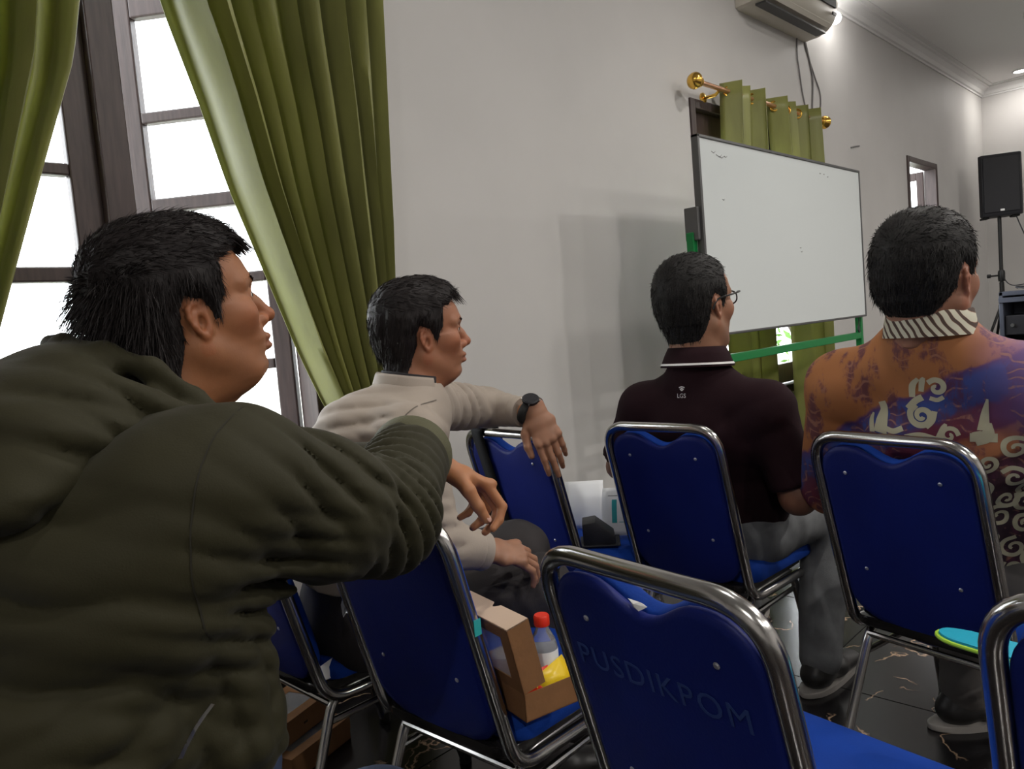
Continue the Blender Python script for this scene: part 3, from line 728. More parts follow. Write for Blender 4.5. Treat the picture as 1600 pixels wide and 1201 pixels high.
# two closed snack boxes by the wall
def closed_box(label, loc, rz, L=0.22, W=0.15, H=0.062):
    t = thing('snack_box', label, 'box', loc, rz, group='kraft snack boxes on the floor')
    box_panels(t, L, W, H*0.62)
    bm = nb(); z0 = H*0.45; g = 0.0015
    box(bm, (-L/2-g, -W/2-g, z0), (L/2+g, -W/2, H)); box(bm, (-L/2-g, W/2, z0), (L/2+g, W/2+g, H)); box(bm, (-L/2-g, -W/2, z0), (-L/2, W/2, H)); box(bm, (L/2, -W/2, z0), (L/2+g, W/2, H))
    box(bm, (-L/2-g, -W/2-g, H), (L/2+g, -W/2+0.03, H+g)); box(bm, (-L/2-g, W/2-0.03, H), (L/2+g, W/2+g, H+g)); box(bm, (-L/2-g, -W/2+0.03, H), (-L/2+0.03, W/2-0.03, H+g)); box(bm, (L/2-0.03, -W/2+0.03, H), (L/2+g, W/2-0.03, H+g))
    l = obj('lid', bm, M_kraft, t, False)
    obj('lid_window', boxbm((-L/2+0.029, -W/2+0.029, H-0.0006), (L/2-0.029, W/2-0.029, H-0.0001)), M_plastic, l, False)
    obj('thumb_notch', boxbm((-0.008, -W/2-g-0.0004, H*0.45), (0.008, -W/2-g, H*0.45+0.006)), M_black, l, False)
closed_box('closed kraft snack box lying on top of another one by the wall', (0.975, 1.955, 0.0645), 0.35)
closed_box('closed kraft snack box on the marble floor, under the other one', (0.985, 1.92, 0.0), 0.30, 0.23, 0.19)

# papers and a black holder on the wall-side seat
def curved_paper(label, M, w_, h_, curl, seedx, prints=False):
    t = thing('paper_sheet', label, 'paper'); t.matrix_world = M
    def f(u, v):
        a = (v)*curl
        r_ = h_/curl
        return ((u-0.5)*w_, r_*(1-math.cos(a)), r_*math.sin(a))
    def mk(nm, u0, u1, v0, v1, m, off):
        def g(u, v):
            uu, vv = u0+(u1-u0)*u, v0+(v1-v0)*v; p = f(uu, vv); a = vv*curl
            return (p[0], p[1]-off*math.cos(a), p[2]+off*math.sin(a))
        return sheet(g, 8, 10, nm, m, t, 0.0004 if off == 0 else 0)
    mk('sheet', 0, 1, 0, 1, M_paper, 0)
    if prints:
        mk('printed_line', 0.12, 0.95, 0.80, 0.812, M_ink, 0.0006); mk('printed_line', 0.3, 0.75, 0.90, 0.91, M_cable, 0.0006)
        mk('printed_bar', 0.20, 0.30, 0.25, 0.72, M_print, 0.0006); mk('printed_bar', 0.45, 0.95, 0.52, 0.62, M_pink, 0.0006)
        mk('printed_line', 0.34, 0.98, 0.26, 0.272, M_print, 0.0006); mk('printed_line', 0.34, 0.98, 0.70, 0.712, M_print, 0.0006)
Mp = Matrix.Translation((1.93, 1.44, SEAT+0.001)) @ Matrix.Rotation(-1.05, 4, 'Z')
curved_paper('curved printed sheet with teal bars standing on the wall-side seat', Mp, 0.16, 0.16, 0.9, 0, True)
curved_paper('blank white sheet curling up on the wall-side seat, beside the chair back', Matrix.Translation((1.935, 1.615, SEAT+0.001)) @ Matrix.Rotation(-0.95, 4, 'Z'), 0.13, 0.17, 1.0, 0)
hd = thing('desk_holder', 'black plastic desk holder standing among papers on the wall-side seat', 'holder', (1.83, 1.475, SEAT+0.0005), rz=-0.9)
bm = nb(); prism(bm, [(-0.05, 0), (0.05, 0), (0.045, 0.03), (-0.01, 0.075), (-0.05, 0.07)], 0.09, Matrix.Rotation(PI/2, 4, 'X') @ Matrix.Translation((0, 0, -0.045)), 0.004); obj('holder_body', bm, M_spk, hd, True, 0.5)
obj('holder_base', boxbm((-0.06, -0.055, 0), (0.062, 0.055, 0.006), 0.002), M_spk, hd, False)
# cyan pouch on the seat at the right edge
pc = thing('cloth_pouch', 'cyan cloth pouch with a lime edged flap on the seat at the right edge', 'pouch', (1.30, 0.10, SEAT))
def fl(u, v):
    return ((u-0.5)*0.16*(1-0.35*v), 0.0, 0)
bm = nb(); prism(bm, [(-0.07, -0.10), (0.07, -0.10), (0.08, 0.02), (0.05, 0.09), (-0.05, 0.09), (-0.08, 0.02)], 0.13, Matrix.Translation((0, 0, 0.001)), 0.02, 3); obj('pouch_body', bm, M_cyan, pc, True, 1.0)
flap = [(0.026*math.cos(a), 0.235+0.040*math.sin(a)) for a in [PI*k/10 for k in range(11)]] + [(-0.032, 0.10), (-0.045, 0.05), (0.045, 0.05), (0.032, 0.10)]
Mf = Matrix.Translation((0, 0, 0.115)) @ Matrix.Rotation(0.10, 4, 'X')
bm = nb(); prism(bm, flap, 0.008, Mf, 0.002); fo = obj('flap', bm, M_cyan, pc, True, 0.6)
bm = nb(); tube(bm, [Mf @ Vector((x*1.03, y, 0.001)) for x, y in smooth_path([(x, y, 0) for x, y in [flap[-1]]+flap[:-2]], 2) for x, y in [(x, y)]] if False else [Mf @ Vector((x*1.03, y+(0.002 if y > 0.2 else 0), 0.001)) for x, y in [(0.045, 0.06), (0.032, 0.10)]+flap[:11]+[(-0.032, 0.10), (-0.045, 0.06)]], 0.0035, 8); obj('lime_piping', bm, M_lime, fo)

# ------------------------------------------------------------------ implicit surfaces for people and clothing
F4 = np.float32
class Field:
    def __init__(s, lo, hi, h):
        s.lo = np.array(lo, float); s.h = h
        n = np.ceil((np.array(hi)-s.lo)/h).astype(int)+1
        s.ax = [(s.lo[i]+h*np.arange(n[i])).astype(F4) for i in range(3)]
        s.D = np.full(n, 0.5, F4)
    def like(s):
        g = Field.__new__(Field); g.lo, g.h, g.ax = s.lo, s.h, s.ax; g.D = np.full(s.D.shape, 0.5, F4); return g
    def _sl(s, lo, hi, m):
        out = []
        for i in range(3):
            a = np.searchsorted(s.ax[i], lo[i]-m); b = np.searchsorted(s.ax[i], hi[i]+m)
            if b <= a: return None
            out.append(slice(a, b))
        return tuple(out)
    def grid(s, sl):
        x, y, z = (s.ax[i][sl[i]] for i in range(3))
        return x[:, None, None], y[None, :, None], z[None, None, :]
    def op(s, fn, lo, hi, k, sub=False):
        m = max(k, 3*s.h)+0.01
        sl = s._sl(lo, hi, m)
        if sl is None: return
        d = fn(*s.grid(sl)).astype(F4); D = s.D[sl]
        if sub: a, b = -D, d
        else: a, b = D, d
        h_ = np.clip(0.5+0.5*(b-a)/max(k, 1e-6), 0, 1)
        r = b*(1-h_)+a*h_-k*h_*(1-h_)
        s.D[sl] = -r if sub else r
    # primitives -----------------------------------------------------
    def cone(s, a, b, ra, rb, k=0.0, sub=False):
        a = np.array(a, float); b = np.array(b, float); ab = b-a; L2 = float(ab@ab)+1e-12; R = max(ra, rb)
        def fn(x, y, z):
            px, py, pz = x-a[0], y-a[1], z-a[2]
            t = np.clip((px*ab[0]+py*ab[1]+pz*ab[2])/L2, 0, 1)
            return np.sqrt((px-t*ab[0])**2+(py-t*ab[1])**2+(pz-t*ab[2])**2)-(ra+(rb-ra)*t)
        s.op(fn, np.minimum(a, b)-R, np.maximum(a, b)+R, k, sub)
    def chain(s, pts, rs, k=0.0):
        for i in range(len(pts)-1): s.cone(pts[i], pts[i+1], rs[i], rs[i+1], k)
    def ell(s, c, r, k=0.0, sub=False, rot=None):
        c = np.array(c, float); r = np.array(r, float); R = r.max()
        Q = np.array(rot.to_3x3()) if rot is not None else np.eye(3)
        def fn(x, y, z):
            px, py, pz = x-c[0], y-c[1], z-c[2]
            u = [px*Q[0, i]+py*Q[1, i]+pz*Q[2, i] for i in range(3)]
            k0 = np.sqrt((u[0]/r[0])**2+(u[1]/r[1])**2+(u[2]/r[2])**2); k1 = np.sqrt((u[0]/r[0]**2)**2+(u[1]/r[1]**2)**2+(u[2]/r[2]**2)**2)+1e-9
            return k0*(k0-1)/k1
        s.op(fn, c-R, c+R, k, sub)
    def eseg(s, A, B, a0, b0, a1, b1, side, k=0.0):
        """elliptic limb or trunk piece: half width a along side, half depth b"""
        A = np.array(A, float); B = np.array(B, float); ax = B-A; L = np.linalg.norm(ax); ax /= L
        sd = np.array(side, float); sd -= ax*(sd@ax); sd /= np.linalg.norm(sd); fd = np.cross(ax, sd); R = max(a0, b0, a1, b1)
        def fn(x, y, z):
            px, py, pz = x-A[0], y-A[1], z-A[2]
            o = px*ax[0]+py*ax[1]+pz*ax[2]; t = np.clip(o/L, 0, 1); ov = o-t*L
            u = px*sd[0]+py*sd[1]+pz*sd[2]; v = px*fd[0]+py*fd[1]+pz*fd[2]
            a = a0+(a1-a0)*t; b = b0+(b1-b0)*t; m = np.minimum(a, b)
            return (np.sqrt((u/a)**2+(v/b)**2+(ov/m)**2)-1)*m
        s.op(fn, np.minimum(A, B)-R, np.maximum(A, B)+R, k)
    def cut(s, p, n, k=0.004):
        """remove everything on the +n side of the plane through p"""
        p = np.array(p, float); n = np.array(n, float); n /= np.linalg.norm(n)
        x, y, z = s.grid((slice(None),)*3)
        d = (x-p[0])*n[0]+(y-p[1])*n[1]+(z-p[2])*n[2]
        h_ = np.clip(0.5+0.5*(d-s.D)/k, 0, 1)
        s.D = (s.D*(1-h_)+d*h_+k*h_*(1-h_)).astype(F4)
    def cut_local(s, p, n, rad, k=0.004):
        p = np.array(p, float); n = np.array(n, float); n /= np.linalg.norm(n)
        sl = s._sl(p-rad, p+rad, 0)
        x, y, z = s.grid(sl); D = s.D[sl]
        d = (x-p[0])*n[0]+(y-p[1])*n[1]+(z-p[2])*n[2]
        inside = ((x-p[0])**2+(y-p[1])**2+(z-p[2])**2) < rad*rad
        s.D[sl] = np.where(inside, np.maximum(D, d), D)
    def displace(s, fn, band=0.04):
        I = np.nonzero(np.abs(s.D) < band)
        P = np.stack([s.ax[i][I[i]] for i in range(3)], -1).astype(F4)
        s.D[I] += fn(P).astype(F4)
    def mesh(s):
        D, h = s.D, s.h
        S_ = D < 0
        A = [S_[i:S_.shape[0]-1+i, j:S_.shape[1]-1+j, k:S_.shape[2]-1+k] for i in (0, 1) for j in (0, 1) for k in (0, 1)]
        c = np.zeros(A[0].shape, np.int8)
        for a in A: c += a
        I, J, K = np.nonzero((c > 0) & (c < 8)); n = len(I)
        off = [(i, j, k) for i in (0, 1) for j in (0, 1) for k in (0, 1)]
        val = [D[I+o[0], J+o[1], K+o[2]] for o in off]
        acc = np.zeros((n, 3)); cnt = np.zeros(n)
        for p in range(8):
            for q in range(p+1, 8):
                d = [off[q][m]-off[p][m] for m in range(3)]
                if sum(map(abs, d)) != 1: continue
                m = (val[p] < 0) != (val[q] < 0)
                t = np.where(m, val[p]/np.where(m, val[p]-val[q], 1), 0)
                for e in range(3): acc[:, e] += np.where(m, off[p][e]+t*d[e], 0)
                cnt += m
        V = (np.stack([I, J, K], -1)+acc/np.maximum(cnt, 1)[:, None])*h+s.lo
        vid = np.full(c.shape, -1, np.int32); vid[I, J, K] = np.arange(n)
        Fs = []
        for axis in range(3):
            s0 = [slice(0, -1) if i == axis else slice(1, -1) for i in range(3)]; s1 = [slice(1, None) if i == axis else slice(1, -1) for i in range(3)]
            a = S_[tuple(s0)]; b = S_[tuple(s1)]
            X = np.stack(np.nonzero(a != b), -1)
            if not len(X): continue
            flip = a[tuple(X.T)]
            base = X.copy()
            for i in range(3):
                if i != axis: base[:, i] += 1
            u, v = [(1, 2), (2, 0), (0, 1)][axis]
            def cell(du, dv):
                q = base.copy(); q[:, u] -= du; q[:, v] -= dv; return vid[q[:, 0], q[:, 1], q[:, 2]]
            f = np.stack([cell(1, 1), cell(0, 1), cell(0, 0), cell(1, 0)], -1)
            f[~flip] = f[~flip][:, ::-1]
            Fs.append(f)
        Fq = np.concatenate(Fs); Fq = Fq[(Fq >= 0).all(1)]
        return V, Fq

def relax(V, F, it=1, lam=0.5):
    n = len(V)
    for _ in range(it):
        acc = np.zeros_like(V); cnt = np.zeros(n)
        for a, b in ((0, 1), (1, 2), (2, 3), (3, 0)):
            for p, q in ((a, b), (b, a)):
                for e in range(3): acc[:, e] += np.bincount(F[:, p], V[F[:, q], e], n)
                cnt += np.bincount(F[:, p], minlength=n)
        V = V+(acc/np.maximum(cnt, 1)[:, None]-V)*lam
    return V

def np_mesh(name, V, F, col=None):
    me = bpy.data.meshes.new(name); k = F.shape[1]
    me.vertices.add(len(V)); me.vertices.foreach_set('co', np.ascontiguousarray(V, F4).ravel())
    me.loops.add(F.size); me.loops.foreach_set('vertex_index', np.ascontiguousarray(F, np.int32).ravel())
    me.polygons.add(len(F)); me.polygons.foreach_set('loop_start', np.arange(0, F.size, k, dtype=np.int32))
    me.update(calc_edges=True); me.validate()
    if col is not None:
        a = me.color_attributes.new('tint', 'FLOAT_COLOR', 'POINT')
        a.data.foreach_set('color', np.concatenate([col, np.ones((len(col), 1))], 1).astype(F4).ravel())
    return me

_tab = np.random.default_rng(3).random((32, 32, 32)).astype(F4)
def noise(P, sc, off=0.0):
    Q = P*F4(1.0)*np.asarray(sc, F4)+F4(off); i = np.floor(Q).astype(np.int32); f = Q-i; f = f*f*(3-2*f); i &= 31; j = (i+1) & 31
    def T(a, b, c): return _tab[a, b, c]
    x0, y0, z0 = i.T; x1, y1, z1 = j.T; fx, fy, fz = f.T
    c00 = T(x0, y0, z0)*(1-fx)+T(x1, y0, z0)*fx; c10 = T(x0, y1, z0)*(1-fx)+T(x1, y1, z0)*fx
    c01 = T(x0, y0, z1)*(1-fx)+T(x1, y0, z1)*fx; c11 = T(x0, y1, z1)*(1-fx)+T(x1, y1, z1)*fx
    return (c00*(1-fy)+c10*fy)*(1-fz)+(c01*(1-fy)+c11*fy)*fz
def folds(zones, general=0.003, gscale=6, seed=0.0):
    """zones: (centre, radius, direction across the folds, wavelength, depth); long soft folds with narrow creases"""
    def fn(P):
        out = general*(noise(P, gscale, seed)-0.5)*2+general*0.3*(noise(P, gscale*2.7, seed+7)-0.5)*2
        for i, (c, r, d, wl, amp) in enumerate(zones):
            c = np.array(c, F4); d = np.array(d, F4); d /= np.linalg.norm(d)
            q = P-c; w_ = np.exp(-(q*q).sum(1)/(r*r))
            ph = (q@d)/wl*PI+2.2*(noise(P, 6.0, seed+i*3.7)-0.5)*2+0.5*(noise(P, 17.0, seed+i*1.3)-0.5)
            s_ = np.abs(np.sin(ph)); out += amp*w_*((1-s_)**1.6*1.5-0.55*s_)*np.clip(1.9*noise(P, 5.5, seed+3+i*5.1)-0.35, 0, 1.2)
        return out
    return fn

def V3(*a): return np.array(a, float)
def nrm(v): v = np.asarray(v, float); return v/np.linalg.norm(v)

# ------------------------------------------------------------------ head
def headM(c, heading, pitch=0.0, roll=0.0, scale=1.0):
    return Matrix.Translation(c) @ Matrix.Rotation(heading, 4, 'Z') @ Matrix.Rotation(-pitch, 4, 'Y') @ Matrix.Rotation(roll, 4, 'X') @ Matrix.Scale(scale, 4)
def xf(M, P):
    A = np.array(M); return P@A[:3, :3].T+A[:3, 3]
ZF = np.array([-.125, -.112, -.100, -.090, -.076, -.066, -.058, -.050, -.035, -.02, 0, .02, .035, .05, .07, .10])
FF = np.array([.026, .052, .076, .088, .090, .095, .096, .099, .0985, .094, .089, .088, .099, .097, .090, .068])
WF = np.array([.022, .034, .045, .050, .056, .059, .061, .063, .066, .069, .072, .073, .074, .075, .074, .060])
def head_field(h, neck_local, p):
    f = Field((-0.145, -0.115, -0.235), (0.15, 0.115, 0.165), h)
    jw = p.get('jaw', 1.0)
    f.ell((-0.008, 0, 0.045), (0.099, 0.0775, 0.088))
    def face(x, y, z):
        zz = np.clip(z, ZF[0], ZF[-1]); Fx = np.interp(zz, ZF, FF).astype(F4); Wy = (np.interp(zz, ZF, WF)*(1+(jw-1)*(zz < 0.01))).astype(F4)
        cx = 0.0; a = np.where(x > cx, Fx-cx, 0.065); n = 2.35
        r = (np.abs((x-cx)/a)**n+np.abs(y/Wy)**n)**(1/n); d = (r-1)*np.minimum(a, Wy)*0.85
        ov = np.maximum(np.maximum(z-ZF[-1], ZF[0]-z), 0)
        return np.sqrt(np.maximum(d, 0)**2+ov**2)+np.minimum(d, 0)
    f.op(face, V3(-0.07, -0.08, -0.125), V3(0.105, 0.08, 0.10), 0.02)
    nb_ = V3(*neck_local); f.cone((-0.018, 0, -0.045), nb_, 0.055*p.get('neck', 1.0), 0.064*p.get('neck', 1.0), 0.028)
    for s in (1, -1):
        f.ell((0.052, s*0.050, -0.008), (0.030, 0.020, 0.022), 0.022)
        f.cone((0.093, s*0.008, 0.037), (0.068, s*0.054, 0.034), 0.0085, 0.008, 0.014)
        f.ell((0.100, s*0.034, 0.016), (0.017, 0.018, 0.013), 0.012, True)
        f.ell((0.0775, s*0.033, 0.016), (0.0142, 0.0142, 0.0142), 0.004)
        f.ell((0.094, s*0.034, 0.015), (0.012, 0.0135, 0.0042), 0.0025, True)
        f.cone((-0.005, s*0.058*jw, -0.045), (0.055, s*0.030*jw, -0.094), 0.016, 0.015, 0.026)
    nl = p.get('nose', 1.0)
    f.chain([(0.088, 0, 0.022), (0.100, 0, 0.002), (0.100+0.0145*nl, 0, -0.019)], [0.0085, 0.0095, 0.0118], 0.012)
    for s in (1, -1):
        f.ell((0.0985, s*0.0135, -0.025), (0.012, 0.0095, 0.0095), 0.006)
    f.ell((0.102, 0, -0.027), (0.010, 0.008, 0.007), 0.005)
    for s in (1, -1): f.ell((0.106, s*0.0075, -0.034), (0.005, 0.0035, 0.004), 0.002, True)
    f.ell((0.0975, 0, -0.0505), (0.0115, 0.023, 0.0068), 0.006); f.ell((0.0965, 0, -0.0640), (0.0115, 0.021, 0.0072), 0.005)
    f.ell((0.070, 0, -0.091), (0.018, 0.024, 0.015), 0.016)
    if p.get('chinfat'): f.ell((0.012, 0, -0.104), (0.040, 0.042, 0.02), 0.03)
    # ears
    for s in (1, -1):
        o = V3(0.002, s*0.071*(1+(jw-1)*0.5), -0.003)
        ub = V3(-0.92, s*0.34, 0.0); ub /= np.linalg.norm(ub); w_ = np.cross(ub, V3(0, 0, 1))*(-s if True else 1); w_ = w_ if w_[1]*s > 0 else -w_
        vv = nrm(V3(-0.16, 0, 1)); vv = nrm(vv-ub*(vv@ub))
        ES = 0.78; E = lambda u, v, ww=0.0: o+(ub*u+vv*v+w_*ww)*ES
        R = Matrix([list(x) for x in np.stack([ub, vv, w_], 1)])
        f.ell(E(0.013, 0.002, 0.001), (0.013, 0.0225, 0.004), 0.004, False, R)
        f.cone(E(0.0, 0.012), E(0.0, -0.020), 0.008, 0.008, 0.006)
        path = [E(0.001+0.0, 0.004, 0.005), E(0.001, 0.018, 0.005), E(0.008, 0.030, 0.005), E(0.019, 0.031, 0.005), E(0.028, 0.022, 0.005), E(0.030, 0.008, 0.005), E(0.026, -0.008, 0.005), E(0.018, -0.020, 0.004), E(0.010, -0.028, 0.003)]
        f.chain(path, [0.0026, 0.003, 0.0034, 0.0036, 0.0036, 0.0034, 0.003, 0.0034, 0.005], 0.0028)
        f.ell(E(0.007, -0.030, 0.002), (0.0065, 0.0072, 0.0042), 0.004, False, R)
        f.ell(E(0.010, -0.004, 0.007), (0.0062, 0.0098, 0.0065), 0.003, True, R)
        f.cone(E(0.018, 0.012, 0.005), E(0.020, -0.010, 0.004), 0.0028, 0.003, 0.003)
    return f
HAIRPOLY = [(0.086, 0.090), (0.070, 0.072), (0.055, 0.066), (0.050, 0.045), (0.046, 0.024), (0.036, 0.012), (0.030, -0.012), (0.016, -0.014), (0.013, 0.010), (0.006, 0.024), (-0.016, 0.030), (-0.027, 0.016), (-0.028, -0.015), (-0.034, -0.045), (-0.050, -0.078), (-0.15, -0.082), (-0.18, 0.05), (-0.12, 0.20), (0.12, 0.20), (0.12, 0.09)]
def poly_sdf(x, z, poly):
    d = np.full(np.broadcast(x, z).shape, 1e9, F4); ins = np.zeros(d.shape, bool); n = len(poly)
    for i in range(n):
        ax, az = poly[i]; bx_, bz_ = poly[i-1]
        ex, ez = bx_-ax, bz_-az; wx, wz = x-ax, z-az
        t = np.clip((wx*ex+wz*ez)/(ex*ex+ez*ez), 0, 1)
        d = np.minimum(d, (wx-ex*t)**2+(wz-ez*t)**2)
        c = ((az > z) != (bz_ > z)) & (x < (bx_-ax)*(z-az)/((bz_-az) if abs(bz_-az) > 1e-9 else 1e-9)+ax)
        ins ^= c
    d = np.sqrt(d); return np.where(ins, -d, d)

def strip_mesh(P0, D0, L, wdt, bend, rng, seg=2):
    """tapered hair strands: arrays of roots, directions, lengths; returns verts, quads"""
    n = len(P0); side = np.cross(D0, rng.normal(size=(n, 3))); side /= np.linalg.norm(side, axis=1)[:, None]+1e-9
    V = []; 
    for k in range(seg+1):
        t = k/seg; c = P0+D0*(L*t)[:, None]+bend*((L*t*t)[:, None])
        w_ = wdt*(1-0.85*t)
        V += [c-side*w_, c+side*w_]
    V = np.stack(V, 1).reshape(-1, 3); m = 2*(seg+1); b = (np.arange(n)*m)[:, None]
    F = np.concatenate([b+np.array([2*k, 2*k+1, 2*k+3, 2*k+2]) for k in range(seg)])
    return V, F

def vnormals(V, F):
    N = np.cross(V[F[:, 2]]-V[F[:, 0]], V[F[:, 3]]-V[F[:, 1]]); out = np.zeros_like(V)
    for k in range(4):
        for e in range(3): out[:, e] += np.bincount(F[:, k], N[:, e], len(V))
    return out/(np.linalg.norm(out, axis=1)[:, None]+1e-12)

def rehead(h, M, neck_world, p, hair, skin):
    """returns skin verts/quads/colours and hair verts/quads in world space"""
    nl = np.array(M.inverted() @ Vector(neck_world))
    f = head_field(h, nl, p)
    V, F = f.mesh()
    # colours: lips, beard shadow, warm cheeks and ears
    c = np.tile(np.array(skin, float), (len(V), 1))
    x, y, z = V.T
    nz = noise(V.astype(F4), 45)[:, None]; nz2 = noise(V.astype(F4), 160)[:, None]
    c *= 0.90+0.13*nz+0.06*nz2
    lip = np.exp(-((z+0.057)/0.010)**4)*np.exp(-(y/0.022)**4)*(x > 0.088)
    c = c*(1-lip[:, None]*0.55)+np.array([0.26, 0.075, 0.06])*lip[:, None]*0.55
    red = np.exp(-((x-0.066)/0.03)**2-((np.abs(y)-0.05)/0.03)**2-((z+0.015)/0.025)**2)+0.7*(np.abs(y) > 0.078)+np.exp(-((x-0.114)/0.012)**2-((z+0.02)/0.015)**2)
    c *= 1+np.clip(red, 0, 1)[:, None]*np.array([0.06, -0.10, -0.12])
    bd = p.get('beard', 0.25)*np.exp(-((z+0.085)/0.035)**2)*np.clip((x-0.0)/0.04, 0, 1)*(1-lip)
    bd = np.clip(bd+p.get('goatee', 0)*np.exp(-((z+0.098)/0.016)**2-(y/0.026)**2)*(x > 0.05)+p.get('stache', 0.2)*np.exp(-((z+0.040)/0.006)**2-(y/0.026)**2)*(x > 0.085), 0, 0.9)
    c = c*(1-bd[:, None])+np.array([0.06, 0.045, 0.04])*bd[:, None]
    # hair shell
    hf = f.like()
    x_, y_, z_ = f.grid((slice(None),)*3)
    pd = poly_sdf(x_, z_, hair['poly'])
    tt = np.clip(-pd/0.022, 0, 1); tt = tt*tt*(3-2*tt)
    top = np.clip((z_-0.02)/0.09, 0, 1); back = np.clip((-x_-0.02)/0.07, 0, 1); front = np.clip((x_-0.01)/0.06, 0, 1)
    T = (hair['side']+(hair['top']-hair['side'])*top**1.2+hair.get('back', 0.0)*back*(z_ > -0.04)+hair.get('front', 0.0)*front*top)
    T = np.where(pd < 0, 0.0015+T*tt, -0.004)
    # keep the shell off the ears: only the skull counts
    sk = f.like()
    sk.ell((-0.008, 0, 0.045), (0.099, 0.0775, 0.088))
    sk.ell((-0.012, 0, -0.005), (0.083, 0.0705, 0.085), 0.03); sk.cone((-0.018, 0, -0.045), nl, 0.055, 0.062, 0.028)
    hf.D = (sk.D-np.broadcast_to(T, sk.D.shape)).astype(F4)
    am = hair.get('lump', 0.002)
    hf.displace(lambda P: am*((noise(P, (60, 60, 30), 3)-0.5)*2+(noise(P, (140, 140, 70), 9)-0.5)))
    HV, HF = hf.mesh(); HN = vnormals(HV, HF)
    pdv = poly_sdf(HV[:, 0].astype(F4), HV[:, 2].astype(F4), hair['poly'])
    keep = (pdv[HF] < 0.004).all(1); HF = HF[keep]
    used = np.unique(HF); remap = -np.ones(len(HV), int); remap[used] = np.arange(len(used)); HV, HN, pdv, HF = HV[used], HN[used], pdv[used], remap[HF]
    rng = np.random.default_rng(hair.get('seed', 1)); n = hair['n']
    idx = rng.choice(np.nonzero(pdv < 0.002)[0], n)
    P0 = HV[idx]+rng.normal(size=(n, 3))*0.0012; N0 = HN[idx]
    xx, zz = P0[:, 0], P0[:, 2]
    comb = np.stack([np.where(zz > 0.07, 1.0, -0.25), 0*xx, np.where(zz > 0.07, -0.1, -1.0)], 1)
    if hair.get('comb') is not None: comb = hair['comb'](P0)
    tang = comb-N0*(comb*N0).sum(1)[:, None]; tang /= np.linalg.norm(tang, axis=1)[:, None]+1e-6
    lift = hair.get('lift', 0.25)+hair.get('lift_back', 0.0)*((xx < -0.05) & (zz > -0.03) & (zz < 0.09))
    Dr = tang+N0*np.asarray(lift)[..., None]+rng.normal(size=(n, 3))*hair.get('mess', 0.25); Dr /= np.linalg.norm(Dr, axis=1)[:, None]
    Ln = hair['len']*(0.5+rng.random(n))*np.clip(0.35+(-pdv[idx])/0.03, 0.3, 1.0)
    Ln *= 1+hair.get('longback', 0)*((xx < -0.055) & (zz > -0.03) & (zz < 0.08))
    SV, SF = strip_mesh(P0-N0*0.001, Dr, Ln, 0.0006*hair.get('w', 1.0), np.array([0, 0, -0.25])*1.0, rng, 3)
    if hair.get('fringe'):
        m = hair['fringe']; r2 = np.random.default_rng(9)
        fx = np.stack([0.062+0.012*r2.random(m), (r2.random(m)-0.5)*0.085, 0.112+0.006*r2.random(m)], 1)
        fd = np.stack([1.0+0*r2.random(m), 0.3*(r2.random(m)-0.5), -0.22-0.25*r2.random(m)], 1); fd /= np.linalg.norm(fd, axis=1)[:, None]
        FV, FF_ = strip_mesh(fx, fd, 0.030+0.018*r2.random(m), 0.0012, np.array([0.0, 0, -0.55]), r2, 4)
        SF = np.concatenate([SF, FF_+len(SV)]); SV = np.concatenate([SV, FV])
    HFa = np.concatenate([HF, SF+len(HV)]); HVa = np.concatenate([HV, SV])
    # eyebrows
    r3 = np.random.default_rng(4); m = 480
    s = np.where(r3.random(m) > 0.5, 1, -1); t = r3.random(m)
    bx_ = 0.1032-0.033*t**1.6; by = s*(0.012+0.044*t); bz = 0.034+0.006*np.sin(t*2.6)+0.004*(r3.random(m)-0.5)
    bd_ = np.stack([-0.25+0*t, s*0.9, 0.25-0.5*t], 1)+r3.normal(size=(m, 3))*0.15; bd_ /= np.linalg.norm(bd_, axis=1)[:, None]
    BV, BF = strip_mesh(np.stack([bx_, by, bz], 1), bd_, np.full(m, 0.011), 0.0010, np.array([0.0, 0, 0]), r3, 2)
    return xf(M, V), F, c, xf(M, HVa), HFa, xf(M, BV), BF

